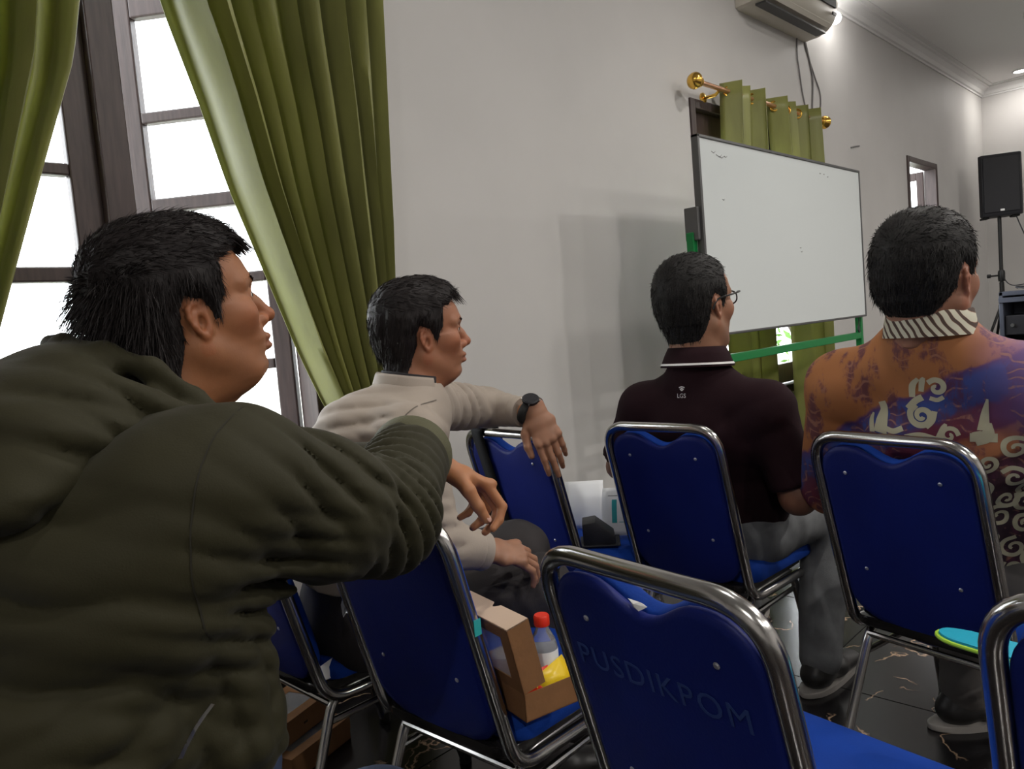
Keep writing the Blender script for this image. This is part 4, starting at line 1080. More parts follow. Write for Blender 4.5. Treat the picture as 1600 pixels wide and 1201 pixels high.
# ------------------------------------------------------------------ hands
def hand_field(h, curl, thumb, side=1, fore=0.10, spread=1.0, fist=None):
    """local: wrist at origin, fingers along +x, thumb towards +y*side, back of the hand +z"""
    f = Field((-fore-0.05, -0.13, -0.14), (0.21, 0.13, 0.08), h)
    Y = lambda y: y*side
    f.eseg((-fore, 0, 0), (0.0, 0, 0), 0.031, 0.027, 0.028, 0.021, (0, 1, 0))
    f.eseg((0.0, 0, 0), (0.035, 0, 0), 0.027, 0.020, 0.036, 0.018, (0, 1, 0), 0.012)
    f.eseg((0.035, 0, 0), (0.082, 0, 0.001), 0.037, 0.017, 0.040, 0.014, (0, 1, 0), 0.012)
    f.ell((0.03, Y(0.022), -0.012), (0.028, 0.017, 0.015), 0.012)
    base = [(0.088, 0.030), (0.092, 0.010), (0.088, -0.011), (0.080, -0.030)]
    lens = [(0.042, 0.026, 0.020), (0.046, 0.029, 0.021), (0.042, 0.027, 0.020), (0.033, 0.021, 0.018)]
    for i, ((bx_, by), L) in enumerate(zip(base, lens)):
        a = V3(bx_-0.012, Y(by), 0.001); ang = 0.0; c = curl[i] if isinstance(curl[i], (tuple, list)) else (curl[i], curl[i]*0.9, curl[i]*0.6)
        sp = Y((0.10, 0.02, -0.06, -0.16)[i])*spread
        pts = [a]; rr = [0.0105]
        f.ell((bx_, Y(by), 0.005), (0.011, 0.010, 0.009), 0.006)
        for k in range(3):
            ang += c[k]; d = V3(math.cos(ang)*math.cos(sp), math.sin(sp), -math.sin(ang)); a = a+d*(L[k]+(0.012 if k == 0 else 0)); pts.append(a); rr.append((0.0092, 0.0082, 0.0070)[k]*(0.9 if i == 3 else 1))
        f.chain(pts, rr, 0.0035)
    t0 = V3(0.016, Y(0.024), -0.008); pts = [t0]; a = t0
    for k, (d, L) in enumerate(thumb):
        d = nrm(V3(d[0], Y(d[1]), d[2])); a = a+d*L; pts.append(a)
    f.chain(pts, [0.015, 0.0125, 0.0105, 0.0088], 0.006)
    return f, pts
def frameM(o, x, z):
    x = Vector(x).normalized(); z = Vector(z); z = (z-x*z.dot(x)).normalized(); y = z.cross(x)
    return Matrix(((x.x, y.x, z.x, o[0]), (x.y, y.y, z.y, o[1]), (x.z, y.z, z.z, o[2]), (0, 0, 0, 1)))

# skin, hair and cloth materials
def skin_mat():
    m = mat('tan_skin', (0.4, 0.2, 0.12), 0.48, sss=0.12, spec=0.4, bump=0.05, bscale=350); nt = m.node_tree
    a = nt.nodes.new('ShaderNodeAttribute'); a.attribute_name = 'tint'; nt.links.new(a.outputs['Color'], nt.nodes['Principled BSDF'].inputs['Base Color']); return m
M_skin = skin_mat()
M_hair = mat('black_hair', (0.017, 0.0135, 0.0135), 0.55, spec=0.25)
M_hairg = mat('greying_hair', (0.013, 0.0115, 0.0115), 0.55, var=0.9, vscale=300, spec=0.2, col2=(0.030, 0.028, 0.027))
M_eye = mat('eye_white', (0.62, 0.58, 0.55), 0.15); M_iris = mat('dark_iris', (0.015, 0.008, 0.005), 0.1)
M_olive = mat('olive_jacket_cloth', (0.027, 0.0245, 0.0105), 0.7, spec=0.25, var=0.10, vscale=5, bump=0.10, bscale=500, sheen=0.05)
M_olivelight = mat('olive_rib_knit', (0.085, 0.082, 0.042), 0.75, bump=0.3, bscale=300)
M_seam = mat('olive_seam_thread', (0.016, 0.0145, 0.008), 0.8)
M_kseam = mat('khaki_seam_thread', (0.13, 0.108, 0.09), 0.8)
M_khaki = mat('khaki_grey_cloth', (0.36, 0.305, 0.255), 0.7, var=0.08, vscale=6, bump=0.10, bscale=500)
M_maroon = mat('maroon_pique', (0.0165, 0.0055, 0.008), 0.9, spec=0.2, bump=0.2, bscale=700, var=0.1)
M_darkcol = mat('dark_shirt_collar', (0.012, 0.010, 0.012), 0.8)
M_denim = mat('blue_denim', (0.030, 0.045, 0.090), 0.85, var=0.3, vscale=25, bump=0.2, bscale=500)
M_greyden = mat('faded_grey_jeans', (0.13, 0.135, 0.14), 0.85, var=0.25, vscale=18, bump=0.2, bscale=500)
M_trous = mat('dark_brown_trousers', (0.030, 0.026, 0.027), 0.8, var=0.2, vscale=12, bump=0.1, bscale=400)
M_greytr = mat('grey_trousers', (0.11, 0.10, 0.095), 0.8, var=0.15, vscale=12)
M_shoe = mat('black_shoe', (0.012, 0.011, 0.011), 0.45); M_sole = mat('grey_sole', (0.30, 0.28, 0.26), 0.6)
M_whitecl = mat('white_cotton', (0.7, 0.69, 0.68), 0.8)
M_lens = mat('spectacle_lens', (1, 1, 1), 0.02, trans=1.0, ior=1.02)
M_metal = mat('zip_metal', (0.6, 0.6, 0.58), 0.3, metal=1.0)
M_nail = mat('finger_nail', (0.62, 0.36, 0.28), 0.3)

class Person:
    def __init__(s, name, label, base):
        s.o = thing(name, label, 'person', base); s.b = V3(*base); s.Vs = []; s.Fs = []; s.Cs = []; s.n = 0
    def loc(s, V): return np.asarray(V)-s.b
    def skin(s, V, F, c):
        if np.ndim(c) == 1:
            nz = noise(V.astype(F4), 60)[:, None]; c = np.array(c)[None]*(0.88+0.24*nz)
        s.Vs.append(s.loc(V)); s.Fs.append(F+s.n); s.Cs.append(c); s.n += len(V)
    def finish(s):
        me = np_mesh('body', np.concatenate(s.Vs), np.concatenate(s.Fs), np.concatenate(s.Cs)); s.body = link('body', me, M_skin, s.o, True, None)
        return s.body
    def part(s, name, V, F, m, parent=None, label=None, smooth=True):
        o = link(name, np_mesh(name, s.loc(V), F), m, parent or s.o, smooth, None)
        if label: o['label'] = label
        return o
    def bmpart(s, name, bm, m, parent=None, label=None, angle=0.8):
        for v in bm.verts: v.co -= Vector(s.b)
        o = obj(name, bm, m, parent or s.o, True, angle)
        if label: o['label'] = label
        return o
    def field(s, name, f, m, parent=None, label=None, it=1):
        V, F = f.mesh(); V = relax(V, F, it) if it else V
        s.last = (V, F)
        return s.part(name, V, F, m, parent, label)
    def head(s, h, M, neck, p, hair, skin, hm, eyes=True):
        V, F, c, HV, HF, BV, BF = rehead(h, M, neck, p, hair, skin)
        s.skin(V, F, c); s.part('hair', HV, HF, hm)
        if eyes:
            s.part('eyebrow', BV, BF, hm)
            for sd in (1, -1):
                bm = nb(); bmesh.ops.create_uvsphere(bm, u_segments=16, v_segments=10, radius=0.0127)
                for v in bm.verts: v.co = M @ (v.co+Vector((0.0775, sd*0.033, 0.016)))
                e = s.bmpart('eye', bm, M_eye)
                bm = nb(); bmesh.ops.create_uvsphere(bm, u_segments=12, v_segments=8, radius=0.0068)
                for v in bm.verts: v.co = M @ (Vector((v.co.x*0.55, v.co.y, v.co.z))+Vector((0.0875, sd*0.033, 0.016)))
                s.bmpart('iris', bm, M_iris, e)
    def hand(s, h, M, skin, curl, thumb, side, fore=0.10, spread=1.0):
        f, tp = hand_field(h, curl, thumb, side, fore, spread); V, F = f.mesh(); s.skin(xf(M, V), F, skin)
        return [np.array(M @ Vector(t)) for t in tp]

def collar_band(cx, axis, fwd, prof, gap=0.5, n=40, sy=1.0):
    """ring of cloth around the neck; prof = [(radius, height)...]; open by gap radians at the front; sy widens sideways"""
    axis = nrm(axis); fwd = np.array(fwd, float); fwd = nrm(fwd-axis*(fwd@axis)); left = np.cross(axis, fwd); V = []; m = len(prof)
    for i in range(n+1):
        a = gap/2+(2*PI-gap)*i/n
        for r_, z_ in prof: V.append(np.array(cx)+axis*z_+fwd*(r_*math.cos(a))+left*(r_*sy*math.sin(a)))
    F = np.array([(i*m+j, (i+1)*m+j, (i+1)*m+j+1, i*m+j+1) for i in range(n) for j in range(m-1)])
    return np.array(V), F
def decal(P, name, strips, bvh, m, parent, origin, ux, uy, dr, off=0.0012, label=None):
    """flat print: strips [(list of (u,v), width or list)] projected on to cloth along dr"""
    V = []; F = []
    ux, uy, dr = Vector(ux), Vector(uy), Vector(dr).normalized(); origin = Vector(origin)
    for pts, wd in strips:
        pts = [Vector((p[0], p[1], 0)) for p in pts]; sp = smooth_path(pts, 6) if len(pts) > 2 else [pts[0].lerp(pts[1], k/6) for k in range(7)]
        N = len(sp); row0 = None
        for i, p in enumerate(sp):
            t = (sp[min(i+1, N-1)]-sp[max(i-1, 0)]).normalized(); sd = Vector((-t.y, t.x, 0)); w_ = wd if not isinstance(wd, (list, tuple)) else float(np.interp(i/(N-1), np.linspace(0, 1, len(wd)), wd))
            row = []
            for k in (-1, 0, 1):
                q = p+sd*(w_*0.5*k); o = origin+ux*q.x+uy*q.y
                hit = bvh.ray_cast(o-dr*0.5, dr)
                if hit[0] is None: row = None; break
                V.append(tuple(hit[0]-dr*off)); row.append(len(V)-1)
            if row and row0:
                for k in range(2): F.append((row0[k], row0[k+1], row[k+1], row[k]))
            row0 = row
    if not F: return None
    o = link(name, np_mesh(name, P.loc(np.array(V)), np.array(F)), m, parent, True, None)
    if label: o['label'] = label
    return o
def bvh_of(V, F): return BVHTree.FromPolygons([tuple(v) for v in V], [tuple(f) for f in F])

# ------------------------------------------------------------------ people
def body_core(P, J, skin, h=0.013, legs=True, armscale=1.0):
    """slim continuous body under the clothes: trunk, arms and legs"""
    pts = np.array([v for v in J.values()]); f = Field(pts.min(0)-0.2, pts.max(0)+0.2, h)
    sd = np.array(J['shL'])-np.array(J['shR'])
    f.eseg(J['pelvis'], J['waist'], 0.15, 0.105, 0.135, 0.10, sd); f.eseg(J['waist'], J['chest'], 0.135, 0.10, 0.15, 0.10, sd, 0.04)
    f.eseg(J['chest'], J['neck'], 0.15, 0.10, 0.055, 0.055, sd, 0.04); f.cone(J['shR'], J['shL'], 0.04, 0.04, 0.04)
    for s in 'RL':
        f.chain([J['sh'+s], J['el'+s], J['wr'+s]], [0.045, 0.035, 0.024], 0.03)
        if legs: f.chain([J['hip'+s], J['kn'+s], J['an'+s]], [0.072, 0.05, 0.034], 0.04)
    V, F = f.mesh(); P.skin(V, F, np.array(skin))
def trousers(P, J, m, r=(0.10, 0.078, 0.058), h=0.010, name='trousers', seed=0.0):
    pts = np.array([J[k] for k in ('pelvis', 'hipR', 'hipL', 'knR', 'knL', 'anR', 'anL')]); f = Field(pts.min(0)-0.19, pts.max(0)+0.19, h)
    f.eseg(np.array(J['pelvis'])-V3(0, 0, 0.0), np.array(J['pelvis'])*0.35+np.array(J['waist'])*0.65, 0.18, 0.14, 0.165, 0.13, np.array(J['hipL'])-np.array(J['hipR']))
    z = []
    for s in 'RL':
        f.chain([J['hip'+s], J['kn'+s], J['an'+s]], list(r), 0.04)
        ax = np.array(J['kn'+s])-np.array(J['hip'+s]); z.append((J['kn'+s], 0.10, nrm(ax)+V3(0, 0, 0.5), 0.05, 0.006)); z.append((J['hip'+s], 0.14, ax, 0.06, 0.006))
    f.displace(folds(z, 0.004, 10, seed)); return P.field(name, f, m)
def shoe(P, ankle, heading, m=None, sole=None):
    M = Matrix.Translation((ankle[0], ankle[1], 0)) @ Matrix.Rotation(heading, 4, 'Z')
    f = Field((-0.10, -0.07, -0.01), (0.24, 0.07, 0.15), 0.005)
    f.eseg((-0.045, 0, 0.045), (0.06, 0, 0.045), 0.036, 0.032, 0.042, 0.030, (0, 1, 0)); f.eseg((0.06, 0, 0.042), (0.165, 0, 0.034), 0.042, 0.030, 0.038, 0.022, (0, 1, 0), 0.02)
    f.cone((-0.02, 0, 0.05), (-0.01, 0, 0.11), 0.042, 0.040, 0.02); f.cut((0, 0, 0.012), (0, 0, -1)); f.cut((0, 0, 0.115), (0, 0, 1))
    V, F = f.mesh(); s = P.part('shoe', xf(M, V), F, m or M_shoe)
    o = [(0.205*math.cos(a)*(0.5 if math.cos(a) < 0 else 1)+0.0, 0.044*math.sin(a)) for a in [2*PI*k/28 for k in range(28)]]
    bm = nb(); prism(bm, [(x*1.0-0.0, y) for x, y in o], 0.016, M @ Matrix.Translation((0.0, 0, 0.0005)), 0.003); P.bmpart('sole', bm, sole or M_sole, s)
SK1 = (0.42, 0.195, 0.10)

# ---- man in the olive hooded jacket
J = dict(pelvis=(0.15, 1.02, 0.50), waist=(0.20, 1.02, 0.68), chest=(0.285, 1.02, 0.87), neck=(0.36, 1.03, 1.02), shR=(0.395, 0.85, 0.970), shL=(0.37, 1.205, 0.985),
         elR=(0.64, 0.915, 0.862), wrR=(0.826, 1.057, 0.932), elL=(0.70, 1.26, 0.875), wrL=(0.905, 1.083, 0.872),
         hipR=(0.17, 0.93, 0.51), hipL=(0.17, 1.11, 0.51), knR=(0.53, 0.84, 0.47), knL=(0.46, 1.13, 0.49), anR=(0.50, 0.84, 0.09), anL=(0.44, 1.14, 0.09))
P1 = Person('person', 'man in olive green hooded jacket leaning his arms on a blue chair, face in profile', (0.17, 1.02, 0))
M1 = headM((0.443, 1.036, 1.166), -0.15, 0.19, 0.0, 0.935)
hair1 = dict(poly=HAIRPOLY, side=0.011, top=0.021, back=0.007, front=0.004, n=16000, len=0.017, lift=0.22, lift_back=1.3, longback=1.3, mess=0.22, fringe=900, lump=0.0025, seed=1, w=1.0)
P1.head(0.0024, M1, (0.355, 1.03, 0.985), dict(jaw=1.03, neck=1.02, nose=1.05, chinfat=1, beard=0.10, stache=0.15), hair1, (0.315, 0.13, 0.059), M_hair)
body_core(P1, J, SK1)
# left hand drooping over the chair, right hand hidden behind the sleeves
ML = frameM(J['wrL'], (0.80, -0.30, -0.52), (0.50, -0.02, 0.86))
tp = P1.hand(0.0026, ML, (0.41, 0.18, 0.085), [(0.55, 0.95, 0.45), (0.62, 0.95, 0.5), (0.7, 0.95, 0.5), (0.8, 0.95, 0.5)], [((0.62, 0.62, -0.50), 0.040), ((0.80, 0.12, -0.58), 0.034), ((0.85, -0.05, -0.55), 0.028)], -1, 0.02)
MR = frameM(V3(*J['wrR'])+V3(0, 0, -0.02), (0.02, 0.60, -0.80), (0.6, 0.6, 0.5)); P1.hand(0.004, MR, SK1, [0.35]*4, [((0.7, 0.6, -0.4), 0.04), ((0.9, 0.2, -0.4), 0.032), ((0.9, 0.1, -0.4), 0.026)], 1, 0.004)
P1.finish()
bm = nb(); d_ = nrm(tp[3]-tp[2]); up_ = nrm(np.array((ML @ Vector((0, -1, 0.55, )))-ML.translation))
q = frameM(tp[3]+d_*0.002+up_*0.0075, d_, up_)
bmesh.ops.create_uvsphere(bm, u_segments=12, v_segments=8, radius=1.0)
for v in bm.verts: v.co = q @ Vector((v.co.x*0.0075, v.co.y*0.0058, v.co.z*0.0016))
P1.bmpart('thumb_nail', bm, M_nail)
f = Field((-0.12, 0.70, 0.44), (0.98, 1.36, 1.12), 0.0056)
sd = (0, 1, 0)
f.eseg(J['pelvis'], J['waist'], 0.205, 0.165, 0.205, 0.17, sd); f.eseg(J['waist'], J['chest'], 0.205, 0.17, 0.205, 0.152, sd, 0.05)
f.eseg(J['chest'], (0.345, 1.03, 1.0), 0.20, 0.15, 0.12, 0.10, sd, 0.05); f.cone(J['shR'], J['shL'], 0.072, 0.072, 0.05)
f.cone((0.30, 0.88, 0.88), (0.34, 0.86, 0.95), 0.10, 0.10, 0.05)
f.chain([J['shR'], (0.52, 0.88, 0.905), J['elR']], [0.084, 0.088, 0.082], 0.035); f.chain([J['shL'], J['elL']], [0.084, 0.072], 0.045)
cR = V3(*J['wrR'])*0.86+V3(*J['elR'])*0.14; cL = V3(*J['wrL'])*0.90+V3(*J['elL'])*0.10
f.cone(J['elR'], cR, 0.080, 0.064, 0.03); f.cut_local(cR, nrm(V3(*J['wrR'])-V3(*J['elR'])), 0.08)
f.cone(J['elL'], cL, 0.070, 0.052, 0.03); f.cut_local(cL, nrm(V3(*J['wrL'])-V3(*J['elL'])), 0.07)
f.cone((0.385, 0.90, 0.86), (0.385, 0.87, 0.66), 0.05, 0.045, 0.06)      # open front panel hanging below the arm
f.ell((0.37, 1.03, 1.09), (0.07, 0.075, 0.07), 0.01, True)
f.displace(folds([((0.33, 0.84, 0.82), 0.13, (0.30, 0, 1), 0.042, 0.010), ((0.20, 0.84, 0.80), 0.20, (0.42, 0, 1), 0.085, 0.008), ((0.25, 0.84, 0.62), 0.16, (-0.45, 0, 1), 0.060, 0.010), ((0.12, 0.86, 0.60), 0.16, (-0.40, 0, 1), 0.075, 0.009),
                  ((0.63, 0.88, 0.87), 0.09, (0.75, 0.25, 0.5), 0.030, 0.011), ((0.70, 1.0, 0.92), 0.09, (0.5, 0.8, 0.2), 0.026, 0.010), ((0.47, 0.83, 0.93), 0.10, (0.8, 0, 0.75), 0.040, 0.009), ((0.42, 0.84, 0.84), 0.09, (0.5, 0, 1), 0.032, 0.010), ((0.56, 0.85, 0.90), 0.09, (0.6, 0, 0.8), 0.034, 0.008),
                  ((0.40, 0.86, 0.72), 0.12, (1, 0, 0.25), 0.045, 0.008)], 0.004, 6, 1.0), 0.05)
jk = P1.field('jacket', f, M_olive, label='olive green cotton jacket'); JV, JF = P1.last
# ribbed cuffs
def cuff(P, c, d, r, w_, m, parent, ribs=True, name='cuff'):
    d = nrm(d); bm = nb(); T = Vector(d); pts = [Vector(c)+T*(w_*(k/6-0.5)) for k in range(7)]
    tube(bm, pts, [r*0.97, r*1.03, r*1.05, r*1.05, r*1.05, r*1.03, r*0.97], 40); return P.bmpart(name, bm, m, parent)
cuff(P1, cR-nrm(V3(*J['wrR'])-V3(*J['elR']))*0.012, V3(*J['wrR'])-V3(*J['elR']), 0.0665, 0.045, M_olivelight, jk); cuff(P1, cL, V3(*J['wrL'])-V3(*J['elL']), 0.045, 0.04, M_olivelight, jk)
# hood lying on the shoulders
f = Field((0.06, 0.80, 0.90), (0.50, 1.28, 1.24), 0.006)
c0 = V3(0.345, 1.035, 1.06); ring = []
for k in range(15):
    a = -2.45+4.9*k/14; b_ = math.cos(a)
    ring.append(c0+V3(-0.098*b_, 0.112*math.sin(a), 0.028*b_-0.008))
f.chain(ring, [0.022+0.022*max(0, math.cos(-2.45+4.9*k/14)) for k in range(15)], 0.02)
f.ell((0.235, 1.03, 1.035), (0.105, 0.165, 0.080), 0.05, rot=Matrix.Rotation(0.35, 4, 'Y'))
f.ell((0.285, 1.045, 1.105), (0.055, 0.10, 0.045), 0.03)
f.ell((0.19, 1.0, 0.99), (0.075, 0.15, 0.045), 0.035)
f.ell((0.385, 1.035, 1.16), (0.080, 0.088, 0.10), 0.012, True)
rim = [V3(0.33, 1.155, 1.12), V3(0.300, 1.120, 1.148), V3(0.292, 1.05, 1.146), V3(0.318, 0.985, 1.130), V3(0.355, 0.948, 1.105), V3(0.400, 0.935, 1.065)]
f.chain(rim, [0.011]*6, 0.006)
for a_ in rim: f.cone(a_, V3(0.345, 1.035, 1.02)+(a_-V3(0.345, 1.035, a_[2]))*1.12+V3(0, 0, 0.02), 0.012, 0.022, 0.016)
f.displace(folds([((0.27, 0.91, 1.00), 0.10, (0.55, 0.15, 1), 0.060, 0.013), ((0.31, 0.92, 1.05), 0.08, (0.7, 0.1, 0.8), 0.045, 0.007), ((0.15, 1.0, 1.02), 0.10, (0.9, 0.4, 0.5), 0.06, 0.008)], 0.004, 8, 4.0))
P1.field('hood', f, M_olive, jk)
# pocket zip and armhole seam, laid on the cloth
bv = bvh_of(JV, JF); vd = Vector((0.55, 0.80, -0.1))
decal(P1, 'armhole_seam', [([(0.0, 0.115), (-0.035, 0.07), (-0.055, 0.0), (-0.062, -0.08), (-0.058, -0.14)], 0.0016)], bv, M_seam, jk, (0.40, 0.80, 0.955), (0.82, -0.57, 0), (0, 0, 1), vd, 0.0012)
decal(P1, 'pocket_zip', [([(0, 0), (0.012, 0.02), (0.03, 0.04)], 0.004)], bv, M_metal, jk, (0.275, 0.80, 0.70), (0.82, -0.57, 0), (0, 0, 1), vd, 0.0008)
trousers(P1, J, M_denim, (0.10, 0.076, 0.06), 0.012)
shoe(P1, J['anR'], -0.1); shoe(P1, J['anL'], 0.1)

# ---- man in the khaki jacket
J = dict(pelvis=(1.02, 1.60, 0.47), waist=(1.035, 1.54, 0.64), chest=(1.04, 1.475, 0.83), neck=(1.12, 1.44, 0.985), shR=(1.01, 1.32, 0.905), shL=(1.25, 1.53, 0.935),
         elR=(0.985, 1.235, 0.685), wrR=(1.10, 1.205, 0.645), elL=(1.53, 1.615, 0.895), wrL=(1.512, 1.435, 0.885),
         hipR=(1.02, 1.49, 0.49), hipL=(1.09, 1.63, 0.49), knR=(1.30, 1.25, 0.49), knL=(1.39, 1.40, 0.535), anR=(1.30, 1.27, 0.09), anL=(1.42, 1.45, 0.09))
P2 = Person('person', 'man in khaki grey jacket with a wristwatch, seated by the wall and looking right', (0.97, 1.60, 0))
M2 = headM((1.180, 1.452, 1.112), -0.47, 0.03, 0.04, 0.98)
hair2 = dict(poly=HAIRPOLY[:13]+[(-0.050, -0.066), (-0.062, -0.092)]+[(-0.15, -0.094)]+HAIRPOLY[16:], side=0.012, top=0.020, back=0.004, front=0.006, n=9000, len=0.018, lift=0.06, mess=0.14, fringe=160, lump=0.003, seed=2, w=1.3)
P2.head(0.003, M2, (1.125, 1.445, 0.96), dict(jaw=1.04, neck=1.02, nose=0.95, chinfat=1, beard=0.12, stache=0.2), hair2, (0.33, 0.14, 0.075), M_hair)
body_core(P2, J, SK1)
MW = frameM(V3(*J['wrL'])+V3(-0.002, -0.03, 0.005), (0.05, -0.42, -0.90), (-0.62, -0.72, 0.30))
P2.hand(0.003, MW, (0.33, 0.165, 0.10), [(0.25, 0.25, 0.15), (0.22, 0.2, 0.1), (0.3, 0.35, 0.2), (0.35, 0.4, 0.2)], [((0.75, 0.62, -0.1), 0.04), ((0.97, 0.22, -0.1), 0.034), ((1, 0.02, -0.1), 0.026)], -1, 0.012, 0.25)
MH = frameM(J['wrR'], (0.85, -0.30, -0.25), (0.1, -0.5, 0.85)); P2.hand(0.0035, MH, (0.33, 0.165, 0.10), [(0.4, 0.6, 0.4)]*4, [((0.7, 0.6, -0.3), 0.04), ((0.9, 0.2, -0.3), 0.032), ((0.9, 0.1, -0.3), 0.026)], 1, 0.08)
P2.finish()
f = Field((0.72, 1.08, 0.40), (1.66, 1.85, 1.08), 0.0066); sd = V3(*J['shL'])-V3(*J['shR'])
f.eseg(V3(*J['pelvis']), J['waist'], 0.185, 0.145, 0.19, 0.15, sd); f.eseg(J['waist'], J['chest'], 0.19, 0.15, 0.185, 0.148, sd, 0.05); f.eseg(J['chest'], (1.115, 1.445, 0.955), 0.185, 0.145, 0.10, 0.09, sd, 0.05)
f.cone(J['shR'], J['shL'], 0.06, 0.06, 0.05); f.cone((0.99, 1.46, 0.90), (0.97, 1.50, 0.80), 0.10, 0.12, 0.06)
f.chain([J['shR'], J['elR']], [0.072, 0.060], 0.04); f.chain([J['shL'], J['elL']], [0.070, 0.056], 0.04)
cR = V3(*J['wrR'])*0.9+V3(*J['elR'])*0.1; cL = V3(*J['wrL'])*0.82+V3(*J['elL'])*0.18
f.cone(J['elR'], cR, 0.056, 0.044, 0.025); f.cut_local(cR, nrm(V3(*J['wrR'])-V3(*J['elR'])), 0.07)
f.cone(J['elL'], cL, 0.054, 0.042, 0.025); f.cut_local(cL, nrm(V3(*J['wrL'])-V3(*J['elL'])), 0.06)
f.ell((1.135, 1.44, 1.03), (0.062, 0.066, 0.06), 0.01, True); f.cut((1.0, 1.5, 0.565), (-0.1, 0.1, -1))
f.displace(folds([((0.98, 1.40, 0.86), 0.12, (0.3, 0.3, 1), 0.045, 0.013), (J['elR'], 0.09, (0.2, -0.1, 1), 0.034, 0.015), (J['elL'], 0.10, (0.3, 0.9, 0.1), 0.034, 0.015), ((1.02, 1.30, 0.86), 0.10, (0.6, -0.2, 0.8), 0.032, 0.014), ((0.96, 1.50, 0.84), 0.14, (0.5, 0.3, 0.9), 0.045, 0.013), ((1.30, 1.55, 0.94), 0.10, (0.9, 0.3, 0.3), 0.036, 0.014), ((1.38, 1.57, 0.92), 0.10, (1, 0.2, 0.2), 0.045, 0.010), ((0.95, 1.45, 0.68), 0.16, (0.3, 0.2, 1), 0.07, 0.010)], 0.005, 10, 2.0))
jk = P2.field('jacket', f, M_khaki, label='khaki grey windcheater'); JV, JF = P2.last
fw2 = V3(math.cos(-0.75), math.sin(-0.75), 0)
V, F = collar_band(V3(1.118, 1.447, 0.984), (0.16, -0.10, 1), fw2, [(0.089, -0.012), (0.083, 0.018), (0.079, 0.040), (0.076, 0.046), (0.073, 0.040), (0.075, 0.0)], 1.3, 40, 1.05); P2.part('collar', V, F, M_khaki, jk)
V, F = collar_band(V3(1.120, 1.445, 0.984), (0.18, -0.11, 1), fw2, [(0.074, -0.02), (0.072, 0.020), (0.069, 0.048), (0.066, 0.050), (0.066, 0.0)], 0.9, 40, 1.0); P2.part('shirt_collar', V, F, M_darkcol, jk, 'dark shirt collar')
bv = bvh_of(JV, JF)
decal(P2, 'armhole_seam', [([(0.045, 0.085), (-0.01, 0.07), (-0.05, 0.03), (-0.07, -0.04), (-0.06, -0.10)], 0.0028)], bv, M_kseam, jk, (1.03, 1.30, 0.895), (0.75, -0.66, 0), (0, 0, 1), (0.6, 0.79, -0.1), 0.002)
cuff(P2, cR, V3(*J['wrR'])-V3(*J['elR']), 0.041, 0.03, M_khaki, jk); cuff(P2, cL, V3(*J['wrL'])-V3(*J['elL']), 0.041, 0.03, M_khaki, jk)
trousers(P2, J, M_trous, (0.10, 0.078, 0.06), 0.010, seed=2.0); shoe(P2, J['anR'], -0.6); shoe(P2, J['anL'], -0.5)
# wristwatch
wc = V3(*J['wrL'])+V3(-0.002, -0.014, 0.006); wd = nrm(V3(0.02, -0.85, -0.40)); fz = nrm(V3(-0.35, -0.28, 0.9)); fz = nrm(fz-wd*(fz@wd)); fs = np.cross(wd, fz)
bm = nb(); R_ = [Vector(wc+fz*0.031*math.cos(a)+fs*0.036*math.sin(a)) for a in [2*PI*k/32 for k in range(32)]]
tube(bm, R_, 0.0125, 8, closed=True, flat=(Vector(fz), 0.6)); ws = P2.bmpart('watch_strap', bm, M_rubber)
q = frameM(wc+fz*0.036, wd, fz)
bm = nb(); lathe(bm, [(0.021, -0.004), (0.0235, 0), (0.0235, 0.006), (0.020, 0.009), (0.017, 0.0085), (0.001, 0.0085)], 24, q); wcs = P2.bmpart('watch_case', bm, M_spk, ws)
for k in range(4):
    a = 0.6+k*PI/2; bm = nb(); lathe(bm, [(0.0022, 0), (0.0022, 0.004)], 8, q @ Matrix.Rotation(a, 4, 'Z') @ Matrix.Translation((0.023, 0, 0.003)) @ Matrix.Rotation(PI/2, 4, 'Y')); P2.bmpart('watch_button', bm, M_metal, wcs)

# ---- man in the maroon polo shirt
J = dict(pelvis=(2.05, 1.16, 0.47), waist=(2.02, 1.155, 0.60), chest=(1.945, 1.14, 0.78), neck=(1.905, 1.135, 0.985), shR=(1.92, 0.945, 0.848), shL=(1.91, 1.325, 0.848),
         elR=(1.925, 0.875, 0.615), wrR=(2.13, 0.99, 0.565), elL=(1.91, 1.44, 0.66), wrL=(2.13, 1.33, 0.56),
         hipR=(2.0, 1.07, 0.475), hipL=(2.0, 1.25, 0.475), knR=(2.36, 0.98, 0.475), knL=(2.38, 1.30, 0.475), anR=(2.13, 0.93, 0.09), anL=(2.40, 1.31, 0.09))
P3 = Person('person', 'man in dark maroon polo shirt and spectacles, seen from behind before the whiteboard', (2.0, 1.16, 0))
M3 = headM((1.915, 1.138, 1.128), -0.16, 0.03, -0.02, 1.08)
hp = list(HAIRPOLY); hp[0:3] = [(0.080, 0.092), (0.062, 0.078), (0.048, 0.068)]; hp[13:16] = [(-0.034, -0.050), (-0.046, -0.096), (-0.15, -0.100)]
hair3 = dict(poly=hp, side=0.006, top=0.012, back=0.004, n=7000, len=0.012, lift=0.12, mess=0.2, lump=0.0012, seed=3, w=1.3)
P3.head(0.003, M3, (1.905, 1.135, 0.955), dict(jaw=1.02, neck=1.04, beard=0.3, goatee=0.8, stache=0.5), hair3, (0.30, 0.15, 0.09), M_hairg)
body_core(P3, J, (0.30, 0.15, 0.09))
for s, d in (('R', (0.85, 0.4, -0.1)), ('L', (0.85, -0.4, -0.1))):
    P3.hand(0.0035, frameM(J['wr'+s], d, (0, 0, 1)), (0.33, 0.165, 0.10), [0.3]*4, [((0.7, 0.6, -0.2), 0.04), ((0.9, 0.2, -0.2), 0.032), ((0.9, 0.1, -0.2), 0.026)], 1 if s == 'R' else -1, 0.16)
